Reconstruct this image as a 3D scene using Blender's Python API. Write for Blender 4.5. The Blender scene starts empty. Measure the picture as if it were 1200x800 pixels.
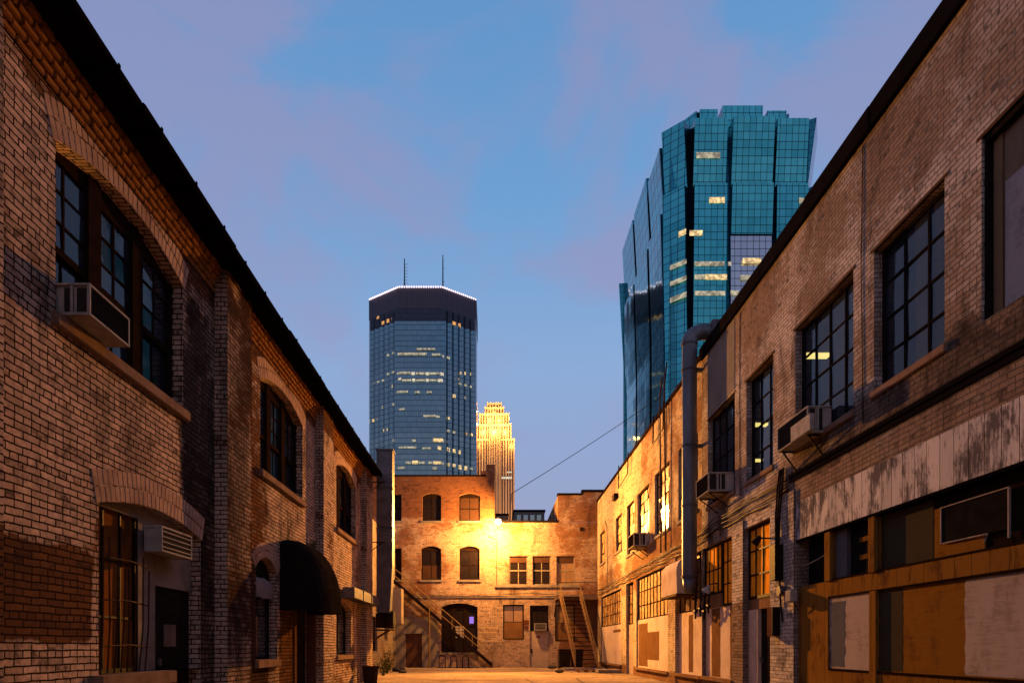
import bpy, bmesh, math, random
from mathutils import Vector
random.seed(7)
rnd = random.uniform
R = math.radians
scene = bpy.context.scene
COL = scene.collection

# ------------------------------------------------------------------ materials
ALB = .62
def al(c): return tuple(x*ALB for x in c)
class NT:
    def __init__(s, name):
        m = bpy.data.materials.new(name); m.use_nodes = True
        s.m = m; s.t = m.node_tree; s.t.nodes.clear()
        s.out = s.t.nodes.new('ShaderNodeOutputMaterial')
        s.p = s.t.nodes.new('ShaderNodeBsdfPrincipled')
        s.t.links.new(s.p.outputs[0], s.out.inputs[0])
    def n(s, typ, **kw):
        nd = s.t.nodes.new(typ)
        for k, v in kw.items(): setattr(nd, k, v)
        return nd
    def L(s, a, b): s.t.links.new(a, b)
    def setin(s, sock, v):
        if hasattr(v, 'links') or hasattr(v, 'is_linked'): s.L(v, sock)
        else: sock.default_value = v
    def math(s, op, a, b=0.0, c=None):
        nd = s.n('ShaderNodeMath', operation=op)
        s.setin(nd.inputs[0], a); s.setin(nd.inputs[1], b)
        if c is not None: s.setin(nd.inputs[2], c)
        return nd.outputs[0]
    def mix(s, f, a, b, mode='MIX'):
        nd = s.n('ShaderNodeMix', data_type='RGBA', blend_type=mode)
        s.setin(nd.inputs[0], f)
        s.setin(nd.inputs[6], a if not isinstance(a, tuple) else (*a, 1)[:4])
        s.setin(nd.inputs[7], b if not isinstance(b, tuple) else (*b, 1)[:4])
        return nd.outputs[2]
    def uv(s): return s.n('ShaderNodeTexCoord').outputs['UV']
    def mapv(s, v, scale=(1,1,1), loc=(0,0,0), rot=(0,0,0)):
        nd = s.n('ShaderNodeMapping'); s.L(v, nd.inputs[0])
        nd.inputs['Scale'].default_value = scale; nd.inputs['Location'].default_value = loc
        nd.inputs['Rotation'].default_value = rot
        return nd.outputs[0]
    def noise(s, v, scale, det=4, rough=.6, dist=0):
        nd = s.n('ShaderNodeTexNoise'); s.L(v, nd.inputs['Vector'])
        nd.inputs['Scale'].default_value = scale; nd.inputs['Detail'].default_value = det
        nd.inputs['Roughness'].default_value = rough; nd.inputs['Distortion'].default_value = dist
        return nd.outputs[0]
    def ramp(s, f, lo, hi):
        nd = s.n('ShaderNodeMapRange'); nd.interpolation_type = 'SMOOTHSTEP'
        s.setin(nd.inputs[0], f); nd.inputs[1].default_value = lo; nd.inputs[2].default_value = hi
        return nd.outputs[0]
    def sep(s, v):
        nd = s.n('ShaderNodeSeparateXYZ'); s.L(v, nd.inputs[0]); return nd.outputs
    def bump(s, h, strength=.5, dist=.01, normal=None):
        nd = s.n('ShaderNodeBump'); s.L(h, nd.inputs['Height'])
        nd.inputs['Strength'].default_value = strength; nd.inputs['Distance'].default_value = dist
        if normal: s.L(normal, nd.inputs['Normal'])
        return nd.outputs[0]

def brick_mat(name, c1, c2, mortar, paint, paint_lo=.45, paint_hi=.6, soot=.5, row=.083, bw=.27, ms=.011,
              bump=.8, zones=(), dark=(), soot_scale=.5, ramp_paint_mortar=.35, paint_scale=.45, seed=0.0, soft=.1):
    """zones: (u0,u1,z0,z1,paint_bias) rectangles of wall where paint is more (+) or less (-) present"""
    c1, c2, mortar, paint = al(c1), al(c2), al(mortar), al(paint)
    N = NT(name); uv = N.uv()
    wob = N.n('ShaderNodeTexNoise'); N.L(uv, wob.inputs['Vector']); wob.inputs['Scale'].default_value = 3.0
    vm = N.n('ShaderNodeVectorMath', operation='MULTIPLY_ADD')
    N.L(wob.outputs['Color'], vm.inputs[0]); vm.inputs[1].default_value = (.05,.034,0); N.L(uv, vm.inputs[2])
    wob2 = N.n('ShaderNodeTexNoise'); N.L(uv, wob2.inputs['Vector']); wob2.inputs['Scale'].default_value = 28.0
    vm2 = N.n('ShaderNodeVectorMath', operation='MULTIPLY_ADD')
    N.L(wob2.outputs['Color'], vm2.inputs[0]); vm2.inputs[1].default_value = (.012,.011,0); N.L(vm.outputs[0], vm2.inputs[2])
    b = N.n('ShaderNodeTexBrick'); N.L(vm2.outputs[0], b.inputs['Vector'])
    b.inputs['Scale'].default_value = 1; b.inputs['Brick Width'].default_value = bw
    b.inputs['Row Height'].default_value = row; b.inputs['Mortar Size'].default_value = ms
    b.inputs['Mortar Smooth'].default_value = soft; b.offset = .5; b.squash_frequency = 5; b.squash = .5
    b.offset_frequency = 2
    b.inputs['Color1'].default_value = (0,0,0,1); b.inputs['Color2'].default_value = (1,1,1,1)
    b.inputs['Mortar'].default_value = (0,0,0,1); b.inputs['Bias'].default_value = 0
    rb = N.sep(b.outputs['Color'])[0]; fac = b.outputs['Fac']
    uvs = N.mapv(uv, loc=(seed, seed*1.7, 0))
    fine = N.noise(uvs, 60, 5, .7); med = N.noise(uvs, 9, 5, .7); big = N.noise(uvs, paint_scale, 6, .62)
    big2 = N.noise(N.mapv(uvs, scale=(1,.35,1), loc=(31,7,0)), soot_scale*1.6, 6, .68, .6)
    base = N.mix(rb, c1, c2)
    base = N.mix(N.math('MULTIPLY', fine, .75), base, tuple(x*.4 for x in c1))
    # paint mask: big noise + per brick + medium wear + zones
    m = N.math('ADD', big, N.math('MULTIPLY', N.math('SUBTRACT', rb, .5), .16))
    m = N.math('ADD', m, N.math('MULTIPLY', N.math('SUBTRACT', med, .5), .35))
    m = N.math('SUBTRACT', m, N.math('MULTIPLY', fac, ramp_paint_mortar))
    su = N.sep(N.mapv(vm2.outputs[0]))
    def band(v, a, c, e=.12):
            return N.math('MULTIPLY', N.ramp(v, a-e, a+e), N.math('SUBTRACT', 1.0, N.ramp(v, c-e, c+e)))
    for (u0, u1, z0, z1, bias) in zones:
        z = N.math('MULTIPLY', band(su[0], u0, u1), band(su[1], z0, z1))
        m = N.math('ADD', m, N.math('MULTIPLY', z, bias))
    dm = None
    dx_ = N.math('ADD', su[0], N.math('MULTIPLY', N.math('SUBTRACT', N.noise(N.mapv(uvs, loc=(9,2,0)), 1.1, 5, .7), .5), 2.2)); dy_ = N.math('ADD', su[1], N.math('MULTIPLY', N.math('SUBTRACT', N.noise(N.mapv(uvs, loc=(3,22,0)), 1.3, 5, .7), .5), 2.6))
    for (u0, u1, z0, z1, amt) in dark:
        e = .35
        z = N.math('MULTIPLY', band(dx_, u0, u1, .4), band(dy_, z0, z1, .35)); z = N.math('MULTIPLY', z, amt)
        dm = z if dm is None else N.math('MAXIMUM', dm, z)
    pm = N.ramp(m, paint_lo, paint_hi)
    pcol = N.mix(N.ramp(N.math('ADD', N.math('MULTIPLY', med, .6), N.math('MULTIPLY', fine, .4)), .38, .66), paint, tuple(x*.45 for x in paint))
    pcol = N.mix(N.math('MULTIPLY', rb, .7), pcol, tuple(x*.42 for x in paint))
    chip = N.ramp(N.noise(N.mapv(uvs, loc=(77,3,0)), 14, 4, .75), .60, .68); pcol = N.mix(N.math('MULTIPLY', chip, .75), pcol, base)
    col = N.mix(fac, base, mortar)
    col = N.mix(pm, col, pcol)
    col = N.mix(N.math('MULTIPLY', fac, .80), col, mortar)
    sm = N.math('MULTIPLY', N.ramp(big2, .52, .72), soot)
    sm2 = N.math('MULTIPLY', N.ramp(N.noise(uvs, 3.2, 6, .75), .53, .70), soot*.7)
    so = N.math('MAXIMUM', sm, sm2)
    so = N.math('MAXIMUM', so, N.math('MULTIPLY', N.ramp(rb, .84, .93), N.math('MULTIPLY', N.ramp(med, .42, .6), .7)))
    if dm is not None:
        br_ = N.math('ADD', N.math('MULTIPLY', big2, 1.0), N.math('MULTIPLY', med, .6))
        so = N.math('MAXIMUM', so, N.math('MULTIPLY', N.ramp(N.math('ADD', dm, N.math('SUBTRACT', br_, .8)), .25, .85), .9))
    col = N.mix(so, col, (.016,.013,.013))
    N.L(col, N.p.inputs['Base Color']); N.p.inputs['Roughness'].default_value = .88
    N.p.inputs['Specular IOR Level'].default_value = .0
    h = N.math('SUBTRACT', N.math('ADD', N.math('MULTIPLY', fine, .18), N.math('ADD', N.math('MULTIPLY', med, .22), N.math('MULTIPLY', rb, .22))), N.math('MULTIPLY', fac, .8))
    N.L(N.bump(h, bump, .016), N.p.inputs['Normal'])
    return N.m

def plain_mat(name, c, c2=None, rough=.6, metal=0, scale=4, bump=.15, streak=1.0, lo=.35, hi=.7, spec=.0, dist=.006, fine=25, fac=True):
    N = NT(name); uv = N.uv()
    c2 = c2 or tuple(x*.55 for x in c)
    if fac: c, c2 = al(c), al(c2)
    a = N.noise(N.mapv(uv, scale=(1, streak, 1)), scale, 6, .65)
    f = N.noise(uv, fine, 4, .7)
    k = N.math('ADD', N.math('MULTIPLY', a, .75), N.math('MULTIPLY', f, .25))
    N.L(N.mix(N.ramp(k, lo, hi), c, c2), N.p.inputs['Base Color'])
    N.L(N.math('ADD', rough-.1, N.math('MULTIPLY', f, .2)), N.p.inputs['Roughness'])
    N.p.inputs['Metallic'].default_value = metal; N.p.inputs['Specular IOR Level'].default_value = spec
    N.L(N.bump(k, bump, dist), N.p.inputs['Normal'])
    return N.m

def glass_mat(name, tint=(.02,.025,.035), rough=.04, see=.0, var=(.05,.05,.06), warm=0.3):
    """window pane: fresnel reflection over dusty tint; see = how much shows through"""
    N = NT(name); g = N.n('ShaderNodeNewGeometry'); uv = N.uv()
    ri = g.outputs['Random Per Island']
    dn = N.noise(uv, 2.5, 6, .7)
    c = N.mix(ri, tint, var); c = N.mix(N.math('MULTIPLY', N.ramp(dn, .4, .75), .5), c, tuple(x*1.5+.002 for x in var))
    N.L(c, N.p.inputs['Base Color'])
    N.L(N.math('ADD', rough, N.math('MULTIPLY', N.ramp(dn, .4, .8), .18)), N.p.inputs['Roughness'])
    N.p.inputs['Specular IOR Level'].default_value = .6
    N.L(N.bump(N.noise(uv, 1.3, 3, .5), .12, .05), N.p.inputs['Normal'])
    if see > 0:
        tr = N.n('ShaderNodeBsdfTransparent'); tr.inputs[0].default_value = (.85,.9,.9,1)
        mx = N.n('ShaderNodeMixShader')
        fr = N.n('ShaderNodeLayerWeight'); fr.inputs[0].default_value = .5
        f = N.math('MULTIPLY', N.math('SUBTRACT', 1.0, N.math('POWER', fr.outputs['Facing'], 3.0)), see)
        N.L(f, mx.inputs[0]); N.L(N.p.outputs[0], mx.inputs[1]); N.L(tr.outputs[0], mx.inputs[2])
        N.L(mx.outputs[0], N.out.inputs[0])
    return N.m

def emis_mat(name, c, s, vary=0, flat=False):
    N = NT(name)
    N.p.inputs['Base Color'].default_value = (.05,.05,.05,1)
    if vary:
        uv = N.uv()
        n = N.noise(uv, vary, 3, .6)
        col = N.mix(N.ramp(n, .35, .7), tuple(x*.25 for x in c), c)
        N.L(col, N.p.inputs['Emission Color'])
    else: N.p.inputs['Emission Color'].default_value = (*c, 1)
    N.p.inputs['Emission Strength'].default_value = s
    return N.m

def tower_glass(name, c, c2, pw, ph, line=(.004,.01,.015), lw=.07, tilt=.012, rowvar=.5, rough=.05, metal=.92, lh=None):
    N = NT(name); uv = N.uv(); x, y, _ = N.sep(uv)
    lh = lh or lw
    ux = N.math('DIVIDE', x, pw); uy = N.math('DIVIDE', y, ph)
    fx = N.math('FRACT', ux); fy = N.math('FRACT', uy); ix = N.math('FLOOR', ux); iy = N.math('FLOOR', uy)
    lx = N.math('MAXIMUM', N.math('LESS_THAN', fx, lw), N.math('LESS_THAN', fy, lh))
    cb = N.n('ShaderNodeCombineXYZ'); N.L(ix, cb.inputs[0]); N.L(iy, cb.inputs[1])
    wn = N.n('ShaderNodeTexWhiteNoise', noise_dimensions='3D'); N.L(cb.outputs[0], wn.inputs['Vector'])
    wr = N.n('ShaderNodeTexWhiteNoise', noise_dimensions='1D'); N.L(N.math('FLOOR', N.math('DIVIDE', uy, 2.0)), wr.inputs['W'])
    k = N.math('ADD', N.math('MULTIPLY', wn.outputs['Value'], .35), N.math('MULTIPLY', wr.outputs['Value'], rowvar))
    k = N.math('ADD', k, N.math('MULTIPLY', N.math('SUBTRACT', N.noise(uv, .035, 3, .5), .5), .6))
    col = N.mix(k, c, c2)
    col = N.mix(lx, col, line)
    N.L(col, N.p.inputs['Base Color'])
    N.p.inputs['Metallic'].default_value = metal; N.p.inputs['Roughness'].default_value = rough
    g = N.n('ShaderNodeNewGeometry')
    sb = N.n('ShaderNodeVectorMath', operation='SUBTRACT'); N.L(wn.outputs['Color'], sb.inputs[0]); sb.inputs[1].default_value = (.5,.5,.5)
    ma = N.n('ShaderNodeVectorMath', operation='MULTIPLY_ADD'); N.L(sb.outputs[0], ma.inputs[0]); ma.inputs[1].default_value = (tilt,tilt,tilt); N.L(g.outputs['Normal'], ma.inputs[2])
    no = N.n('ShaderNodeVectorMath', operation='NORMALIZE'); N.L(ma.outputs[0], no.inputs[0])
    N.L(no.outputs[0], N.p.inputs['Normal'])
    return N.m

def board_mat(name, c, c2, w=.28, axis=0, groove=.03, worn=(.1,.08,.07), wear=.5, grain=.5, base_z=None, wlo=.45, whi=.7):
    """vertical boards with grooves every w metres"""
    c, c2, worn = al(c), al(c2), al(worn)
    N = NT(name); uv = N.uv(); s = N.sep(uv); x = s[axis]
    u = N.math('DIVIDE', x, w); f = N.math('FRACT', u)
    gl = N.math('LESS_THAN', f, groove*1.0/w*.5)
    wn = N.n('ShaderNodeTexWhiteNoise', noise_dimensions='1D'); N.L(N.math('FLOOR', u), wn.inputs['W'])
    sc = (1, .12, 1) if axis == 0 else (.12, 1, 1)
    gr = N.noise(N.mapv(uv, scale=sc), 22, 6, .7, .6)
    st = N.noise(N.mapv(uv, scale=(1,.5,1)), 2.2, 7, .72, .3)
    col = N.mix(wn.outputs['Value'], c, c2)
    col = N.mix(N.math('MULTIPLY', gr, grain), col, tuple(v*.45 for v in c))
    col = N.mix(N.math('MULTIPLY', N.ramp(N.math('ADD', N.math('MULTIPLY', st, .7), N.math('MULTIPLY', gr, .3)), wlo, whi), wear), col, worn)
    col = N.mix(gl, col, (.008,.006,.005))
    N.L(col, N.p.inputs['Base Color']); N.p.inputs['Roughness'].default_value = .85; N.p.inputs['Specular IOR Level'].default_value = 0
    h = N.math('SUBTRACT', N.math('MULTIPLY', gr, .35), gl)
    N.L(N.bump(h, .5, .01), N.p.inputs['Normal'])
    return N.m

def ground_mat():
    N = NT('alley_ground'); uv = N.uv()
    a = N.noise(uv, .35, 7, .65); b = N.noise(uv, 4, 6, .7); c = N.noise(uv, 60, 3, .7)
    v = N.n('ShaderNodeTexVoronoi', feature='DISTANCE_TO_EDGE'); N.L(uv, v.inputs['Vector']); v.inputs['Scale'].default_value = .28
    col = N.mix(N.ramp(a, .35, .65), (.30,.215,.14), (.16,.115,.08))
    col = N.mix(N.math('MULTIPLY', N.ramp(b, .5, .72), .7), col, (.09,.08,.07))
    col = N.mix(N.math('MULTIPLY', c, .4), col, (.1,.09,.08))
    col = N.mix(N.math('SUBTRACT', 1.0, N.ramp(v.outputs[0], .0, .012)), col, (.05,.045,.04))
    N.L(col, N.p.inputs['Base Color'])
    N.p.inputs['Roughness'].default_value = .9; N.p.inputs['Specular IOR Level'].default_value = .0
    h = N.math('ADD', N.math('MULTIPLY', b, .8), N.math('MULTIPLY', c, .25))
    N.L(N.bump(h, .8, .04), N.p.inputs['Normal'])
    return N.m

M = {}
M['brick_left'] = brick_mat('painted_brick_left', (.27,.125,.055), (.15,.07,.04), (.03,.018,.014), (.98,.70,.54), .28, .42, .85, ms=.0095, bump=.9,
    zones=((5.0,8.5,1.45,2.5,-.6), (11.0,13.6,-1,9,-.10), (2,12.3,7.45,8.2,-.3), (13.5,15.2,-1,9,-.2), (13,28,7.45,8.2,-.3), (16,18.2,0,3,-.4)), seed=3,
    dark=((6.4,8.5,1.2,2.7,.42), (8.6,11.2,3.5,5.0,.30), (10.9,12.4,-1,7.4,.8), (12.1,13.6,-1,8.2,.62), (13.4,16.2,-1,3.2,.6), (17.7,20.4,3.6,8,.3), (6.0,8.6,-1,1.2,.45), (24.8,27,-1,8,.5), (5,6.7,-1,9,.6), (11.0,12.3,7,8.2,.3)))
M['brick_raw'] = brick_mat('raw_brick', (.36,.16,.06), (.22,.09,.04), (.05,.03,.02), (.45,.3,.22), .62, .8, .6, seed=9)
M['brick_right'] = brick_mat('weathered_buff_brick', (.46,.33,.25), (.31,.215,.165), (.13,.105,.09), (1.0,.87,.80), .42, .64, .75, ms=.008, bump=.75,
    ramp_paint_mortar=.1, zones=((14.6,18.4,2.5,4.7,.35), (14.6,15.9,-1,2.5,.35), (3,14.8,4.3,5.7,-.14), (17.6,18.4,-1,2.5,-.5)), seed=17, soot_scale=.8,
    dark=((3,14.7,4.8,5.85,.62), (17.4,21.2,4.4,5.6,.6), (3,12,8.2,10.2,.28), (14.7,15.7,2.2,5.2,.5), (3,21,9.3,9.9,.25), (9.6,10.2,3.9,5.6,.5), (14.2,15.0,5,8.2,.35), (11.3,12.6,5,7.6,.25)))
M['brick_far'] = brick_mat('cream_painted_brick', (.42,.22,.11), (.30,.15,.08), (.17,.12,.08), (1.0,.80,.56), .28, .5, .45, ms=.006, bump=.55, ramp_paint_mortar=.08,
    zones=((20,45,3.9,5.6,-.16), (20,45,-1,.45,-.3), (20,30,5,11,-.1)), seed=23)
M['brick_back'] = brick_mat('patchy_painted_brick', (.40,.17,.08), (.24,.095,.05), (.22,.14,.09), (.92,.66,.49), .37, .56, .7, ms=.009, bump=.7,
    zones=((-12,.2,9.6,13,-.25), (4.0,9,8.3,12,-.15), (-3.5,4.2,-.2,8.5,.10), (-6,-3,0,8,-.06), (4.2,9,0,4.3,-.25)), seed=41, paint_scale=.6)
M['brick_back2'] = brick_mat('cream_wall_brick', (.36,.2,.11), (.27,.14,.08), (.14,.10,.075), (.56,.46,.36), .3, .5, .3, ms=.006, bump=.5, seed=51)
M['corbel_brick'] = plain_mat('orange_corbel_brick', (.42,.19,.06), (.24,.10,.04), .85, scale=5, bump=.3, fine=50)
M['arch_brick'] = plain_mat('painted_arch_brick', (.60,.41,.31), (.30,.18,.13), .88, scale=2.2, bump=.35, fine=45, lo=.4, hi=.72)
M['concrete'] = plain_mat('stained_concrete', (.36,.31,.27), (.18,.15,.13), .85, scale=1.6, bump=.3)
M['stucco'] = plain_mat('grey_stucco', (.26,.235,.21), (.18,.16,.145), .9, scale=1.2, bump=.25, fine=60)
M['sill'] = plain_mat('sandstone_sill', (.34,.22,.16), (.19,.12,.085), .85, scale=3, bump=.35, fine=40)
M['pale_render'] = plain_mat('pale_render', (.80,.64,.54), (.45,.33,.26), .85, scale=1.3, bump=.3, lo=.4, hi=.8, fine=30)
M['coping'] = plain_mat('dark_coping_metal', (.014,.011,.012), (.008,.007,.007), .85, scale=2)
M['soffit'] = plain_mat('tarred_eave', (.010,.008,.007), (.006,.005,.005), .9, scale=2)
M['black_iron'] = plain_mat('black_iron', (.018,.015,.014), (.04,.02,.013), .6, metal=.3, scale=8)
M['rust_iron'] = plain_mat('rusty_iron', (.12,.055,.03), (.045,.025,.018), .75, metal=.2, scale=9)
M['frame_dark'] = plain_mat('dark_window_paint', (.014,.012,.012), (.03,.02,.016), .55, scale=6)
M['frame_brown'] = plain_mat('brown_window_paint', (.028,.015,.010), (.014,.009,.007), .6, scale=6)
M['frame_pale'] = plain_mat('pale_window_paint', (.36,.30,.25), (.18,.14,.11), .6, scale=6)
M['galv'] = plain_mat('galvanised_steel', (.21,.22,.25), (.11,.115,.135), .5, metal=.45, scale=2.2, bump=.12, streak=.35)
M['galv_dark'] = plain_mat('weathered_steel', (.17,.16,.18), (.08,.075,.085), .55, metal=.35, scale=2.2, bump=.12)
M['ac_white'] = plain_mat('ac_housing', (.55,.52,.48), (.34,.30,.27), .5, scale=4, bump=.05)
M['ac_dark'] = plain_mat('ac_louvre', (.035,.03,.03), (.06,.05,.045), .6, scale=9)
M['pane_back'] = glass_mat('grimy_window_glass', (.006,.005,.007), .12, 0, (.014,.009,.009))
M['pane_back'].node_tree.nodes['Principled BSDF'].inputs['Specular IOR Level'].default_value = .03
M['pane_dim'] = glass_mat('sooty_amber_glass', (.05,.022,.008), .35, 0, (.16,.06,.015))
M['pane_dim'].node_tree.nodes['Principled BSDF'].inputs['Specular IOR Level'].default_value = 0
M['pane_amber'] = glass_mat('amber_wired_glass', (.60,.22,.012), .3, 0, (.75,.30,.02))
M['pane_amber'].node_tree.nodes['Principled BSDF'].inputs['Specular IOR Level'].default_value = 0
M['awning'] = plain_mat('black_awning_canvas', (.012,.010,.011), (.024,.018,.016), .9, scale=2.2, bump=.6, dist=.05)
M['awning_pale'] = plain_mat('pale_awning_canvas', (.34,.30,.30), (.2,.17,.17), .8, scale=3)
M['door_dark'] = plain_mat('black_door_paint', (.018,.014,.014), (.035,.025,.02), .5, scale=4)
M['door_brown'] = plain_mat('brown_door_paint', (.16,.075,.05), (.10,.05,.035), .6, scale=3)
M['door_pale'] = plain_mat('pale_door_paint', (.55,.42,.34), (.4,.3,.23), .55, scale=2, bump=.08)
M['wood'] = board_mat('weathered_timber', (.36,.21,.11), (.28,.16,.09), .3, 0, .01)
M['planks'] = board_mat('whitewashed_planks', (.98,.90,.90), (.64,.60,.61), .30, 0, .022, worn=(.11,.095,.10), wear=.92, grain=.6, wlo=.46, whi=.57)
M['orange_boards'] = board_mat('orange_painted_boards', (.33,.16,.032), (.28,.13,.028), .345, 0, .018, worn=(.09,.04,.018), wear=.7, grain=.45, wlo=.5, whi=.6)
M['ply_grey'] = board_mat('greywashed_plywood', (.58,.48,.46), (.54,.45,.43), 9.0, 1, .004, worn=(.17,.11,.09), wear=.75, grain=.4)
M['ply_blue'] = board_mat('bluegrey_plywood', (.17,.17,.20), (.16,.16,.19), 9.0, 1, .004, worn=(.1,.08,.08), wear=.5, grain=.4)
M['ply_orange'] = board_mat('orange_plywood', (.33,.155,.028), (.30,.14,.024), 9.0, 1, .004, worn=(.12,.05,.018), wear=.6, grain=.5, wlo=.48, whi=.62)
M['ply_olive_and_shade'] = board_mat('olive_plywood_and_shade', (.085,.07,.045), (.08,.065,.04), 9.0, 1, .004, worn=(.05,.04,.03), wear=.4, grain=.4)  # olive board above; also colours the painted post shadow below
M['ply_raw'] = board_mat('bare_plywood', (.34,.23,.15), (.30,.20,.13), 1.22, 0, .006, worn=(.17,.11,.08), wear=.6, grain=.7)
M['paint_brown'] = plain_mat('brown_overpaint', (.24,.13,.055), (.18,.09,.04), .8, scale=2)
M['pane_dark'] = glass_mat('dark_window_glass', (.010,.012,.018), .03, 0, (.03,.035,.05))
M['pane_see'] = glass_mat('clear_window_glass', (.01,.012,.018), .03, .45, (.03,.035,.05))
M['pane_frost'] = glass_mat('frosted_amber_glass', (.30,.17,.07), .22, 0, (.50,.33,.15))
M['pane_frost'].node_tree.nodes['Principled BSDF'].inputs['Specular IOR Level'].default_value = .2
M['pane_frost_dark'] = glass_mat('dusty_brown_glass', (.10,.055,.03), .15, 0, (.22,.13,.06))
M['blind'] = plain_mat('brown_blind', (.09,.045,.03), (.05,.028,.02), .8, scale=2, streak=8)
M['curtain_blue'] = plain_mat('blue_curtain', (.10,.14,.22), (.05,.07,.12), .9, scale=5, streak=.1)
M['curtain_green'] = plain_mat('green_curtain', (.05,.19,.11), (.02,.09,.05), .9, scale=5, streak=.1)
M['interior'] = plain_mat('dark_interior', (.02,.018,.017), (.012,.01,.01), .9)
M['room'] = plain_mat('room_plaster', (.16,.15,.14), (.10,.09,.085), .9)
M['neon'] = emis_mat('violet_sign_glow', (.30,.18,1.0), .8)
M['poster'] = plain_mat('paper_poster', (.6,.55,.5), (.35,.3,.25), .8, scale=12)
M['bin'] = plain_mat('brown_bin_plastic', (.05,.03,.022), (.03,.02,.015), .55, scale=3)
M['leaf'] = plain_mat('weed_leaf', (.09,.11,.03), (.05,.06,.02), .6, scale=8)
M['rubble'] = plain_mat('rubble_stone', (.12,.10,.085), (.06,.05,.04), .9, scale=6, bump=.6)
M['sign_ground'] = plain_mat('yellowed_sign_ground', (.62,.46,.28), (.5,.36,.22), .85, scale=1.5)
M['ink'] = plain_mat('faded_sign_ink', (.14,.045,.02), (.2,.07,.03), .8)
M['number_paint'] = plain_mat('white_number_paint', (.42,.40,.40), (.3,.28,.28), .6)
M['yellow_metal'] = plain_mat('yellowed_rail_paint', (.33,.23,.10), (.17,.10,.05), .55, scale=6)
M['cabinet'] = plain_mat('cream_cabinet_paint', (.55,.46,.34), (.38,.3,.2), .5, scale=2)
M['roofing'] = plain_mat('tar_roofing', (.04,.035,.033), (.025,.02,.02), .9, scale=1)
M['ground'] = ground_mat()
M['teal'] = tower_glass('teal_curtain_glass', (.03,.27,.31), (.09,.50,.52), 1.62, 1.95, lw=.075, lh=.075, tilt=.014, rowvar=.55)
M['teal_flank'] = tower_glass('teal_flank_glass', (.04,.30,.35), (.10,.50,.54), 3.3, 3.9, lw=.16, lh=.10, tilt=.010, rowvar=.4)
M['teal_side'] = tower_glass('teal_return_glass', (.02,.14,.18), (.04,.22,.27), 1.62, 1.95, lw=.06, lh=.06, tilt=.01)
M['pale_reflection'] = tower_glass('pale_reflection_glass', (.38,.42,.46), (.5,.55,.58), 1.62, 1.95, lw=.08, lh=.08, tilt=.01)  # paler tint paints in the different reflection of one tilted bay
M['navy'] = tower_glass('navy_curtain_glass', (.10,.19,.235), (.17,.28,.33), 1.45, 3.55, line=(.035,.075,.10), lw=.08, lh=.12, tilt=.016, rowvar=.45)
M['crown_dark'] = tower_glass('dark_crown_louvre', (.05,.045,.07), (.075,.065,.095), 1.45, 30, line=(.012,.012,.02), lw=.22, lh=.002, tilt=.02, rowvar=.1, rough=.5, metal=.3)
M['crown_band'] = tower_glass('dark_crown_band', (.02,.03,.05), (.035,.05,.075), 1.45, 3.5, line=(.01,.012,.02), lw=.15, lh=.1, tilt=.02, rowvar=.1, rough=.3, metal=.6)
M['lit_warm'] = emis_mat('lit_office_warm', (1.0,.68,.30), 1.5, .9)
M['lit_soft'] = emis_mat('lit_office_soft', (.85,.74,.50), .75, .7)
M['lit_white'] = emis_mat('lit_office_white', (1.0,.86,.62), 1.25, 1.1)
M['lit_amber'] = emis_mat('lit_office_amber', (1.0,.45,.12), 1.3, .9)
M['crown_lamp'] = emis_mat('crown_lamp', (1.0,.66,.70), 2.6)
M['limestone'] = plain_mat('floodlit_limestone', (.55,.45,.33), (.42,.33,.23), .8, scale=.05, bump=0, fac=False)
M['slot_glass'] = tower_glass('slot_window_glass', (.06,.05,.06), (.16,.12,.10), 1.6, 3.8, line=(.12,.07,.04), lw=.02, lh=.3, rowvar=.3, rough=.3, metal=.4)
M['grey_block'] = plain_mat('grey_block', (.22,.21,.20), (.15,.14,.135), .85, scale=.6)
M['sodium'] = emis_mat('sodium_lamp_lens', (1.0,.62,.22), 420)
M['tube'] = emis_mat('fluorescent_tube', (1.0,.76,.22), 3.2)
M['trace'] = plain_mat('bleached_trim', (.5,.42,.38), (.3,.24,.2), .6)

# ------------------------------------------------------------------ builders
WP = {}
def bow(o): return WP[o.name]
def reg(o, loc, parent):
    WP[o.name] = Vector(loc)
    if parent is not None:
        o.parent = parent; o.location = Vector(loc) - WP[parent.name]
    else: o.location = loc
def tag(o, label=None, cat=None, group=None, kind=None):
    if label: o['label'] = label
    if cat: o['category'] = cat
    if group: o['group'] = group
    if kind: o['kind'] = kind
    return o
def thing(name, label, cat, loc, group=None):
    o = bpy.data.objects.new(name, None); o.empty_display_size = .2; COL.objects.link(o)
    reg(o, loc, None); return tag(o, label, cat, group)

FR = lambda x: (lambda u, z, d: (x + d, u, z))       # right-hand wall: d goes into the wall
FL = lambda x: (lambda u, z, d: (x - d, u, z))       # left-hand wall
FB = lambda y: (lambda u, z, d: (u, y + d, z))       # wall closing the alley

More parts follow.
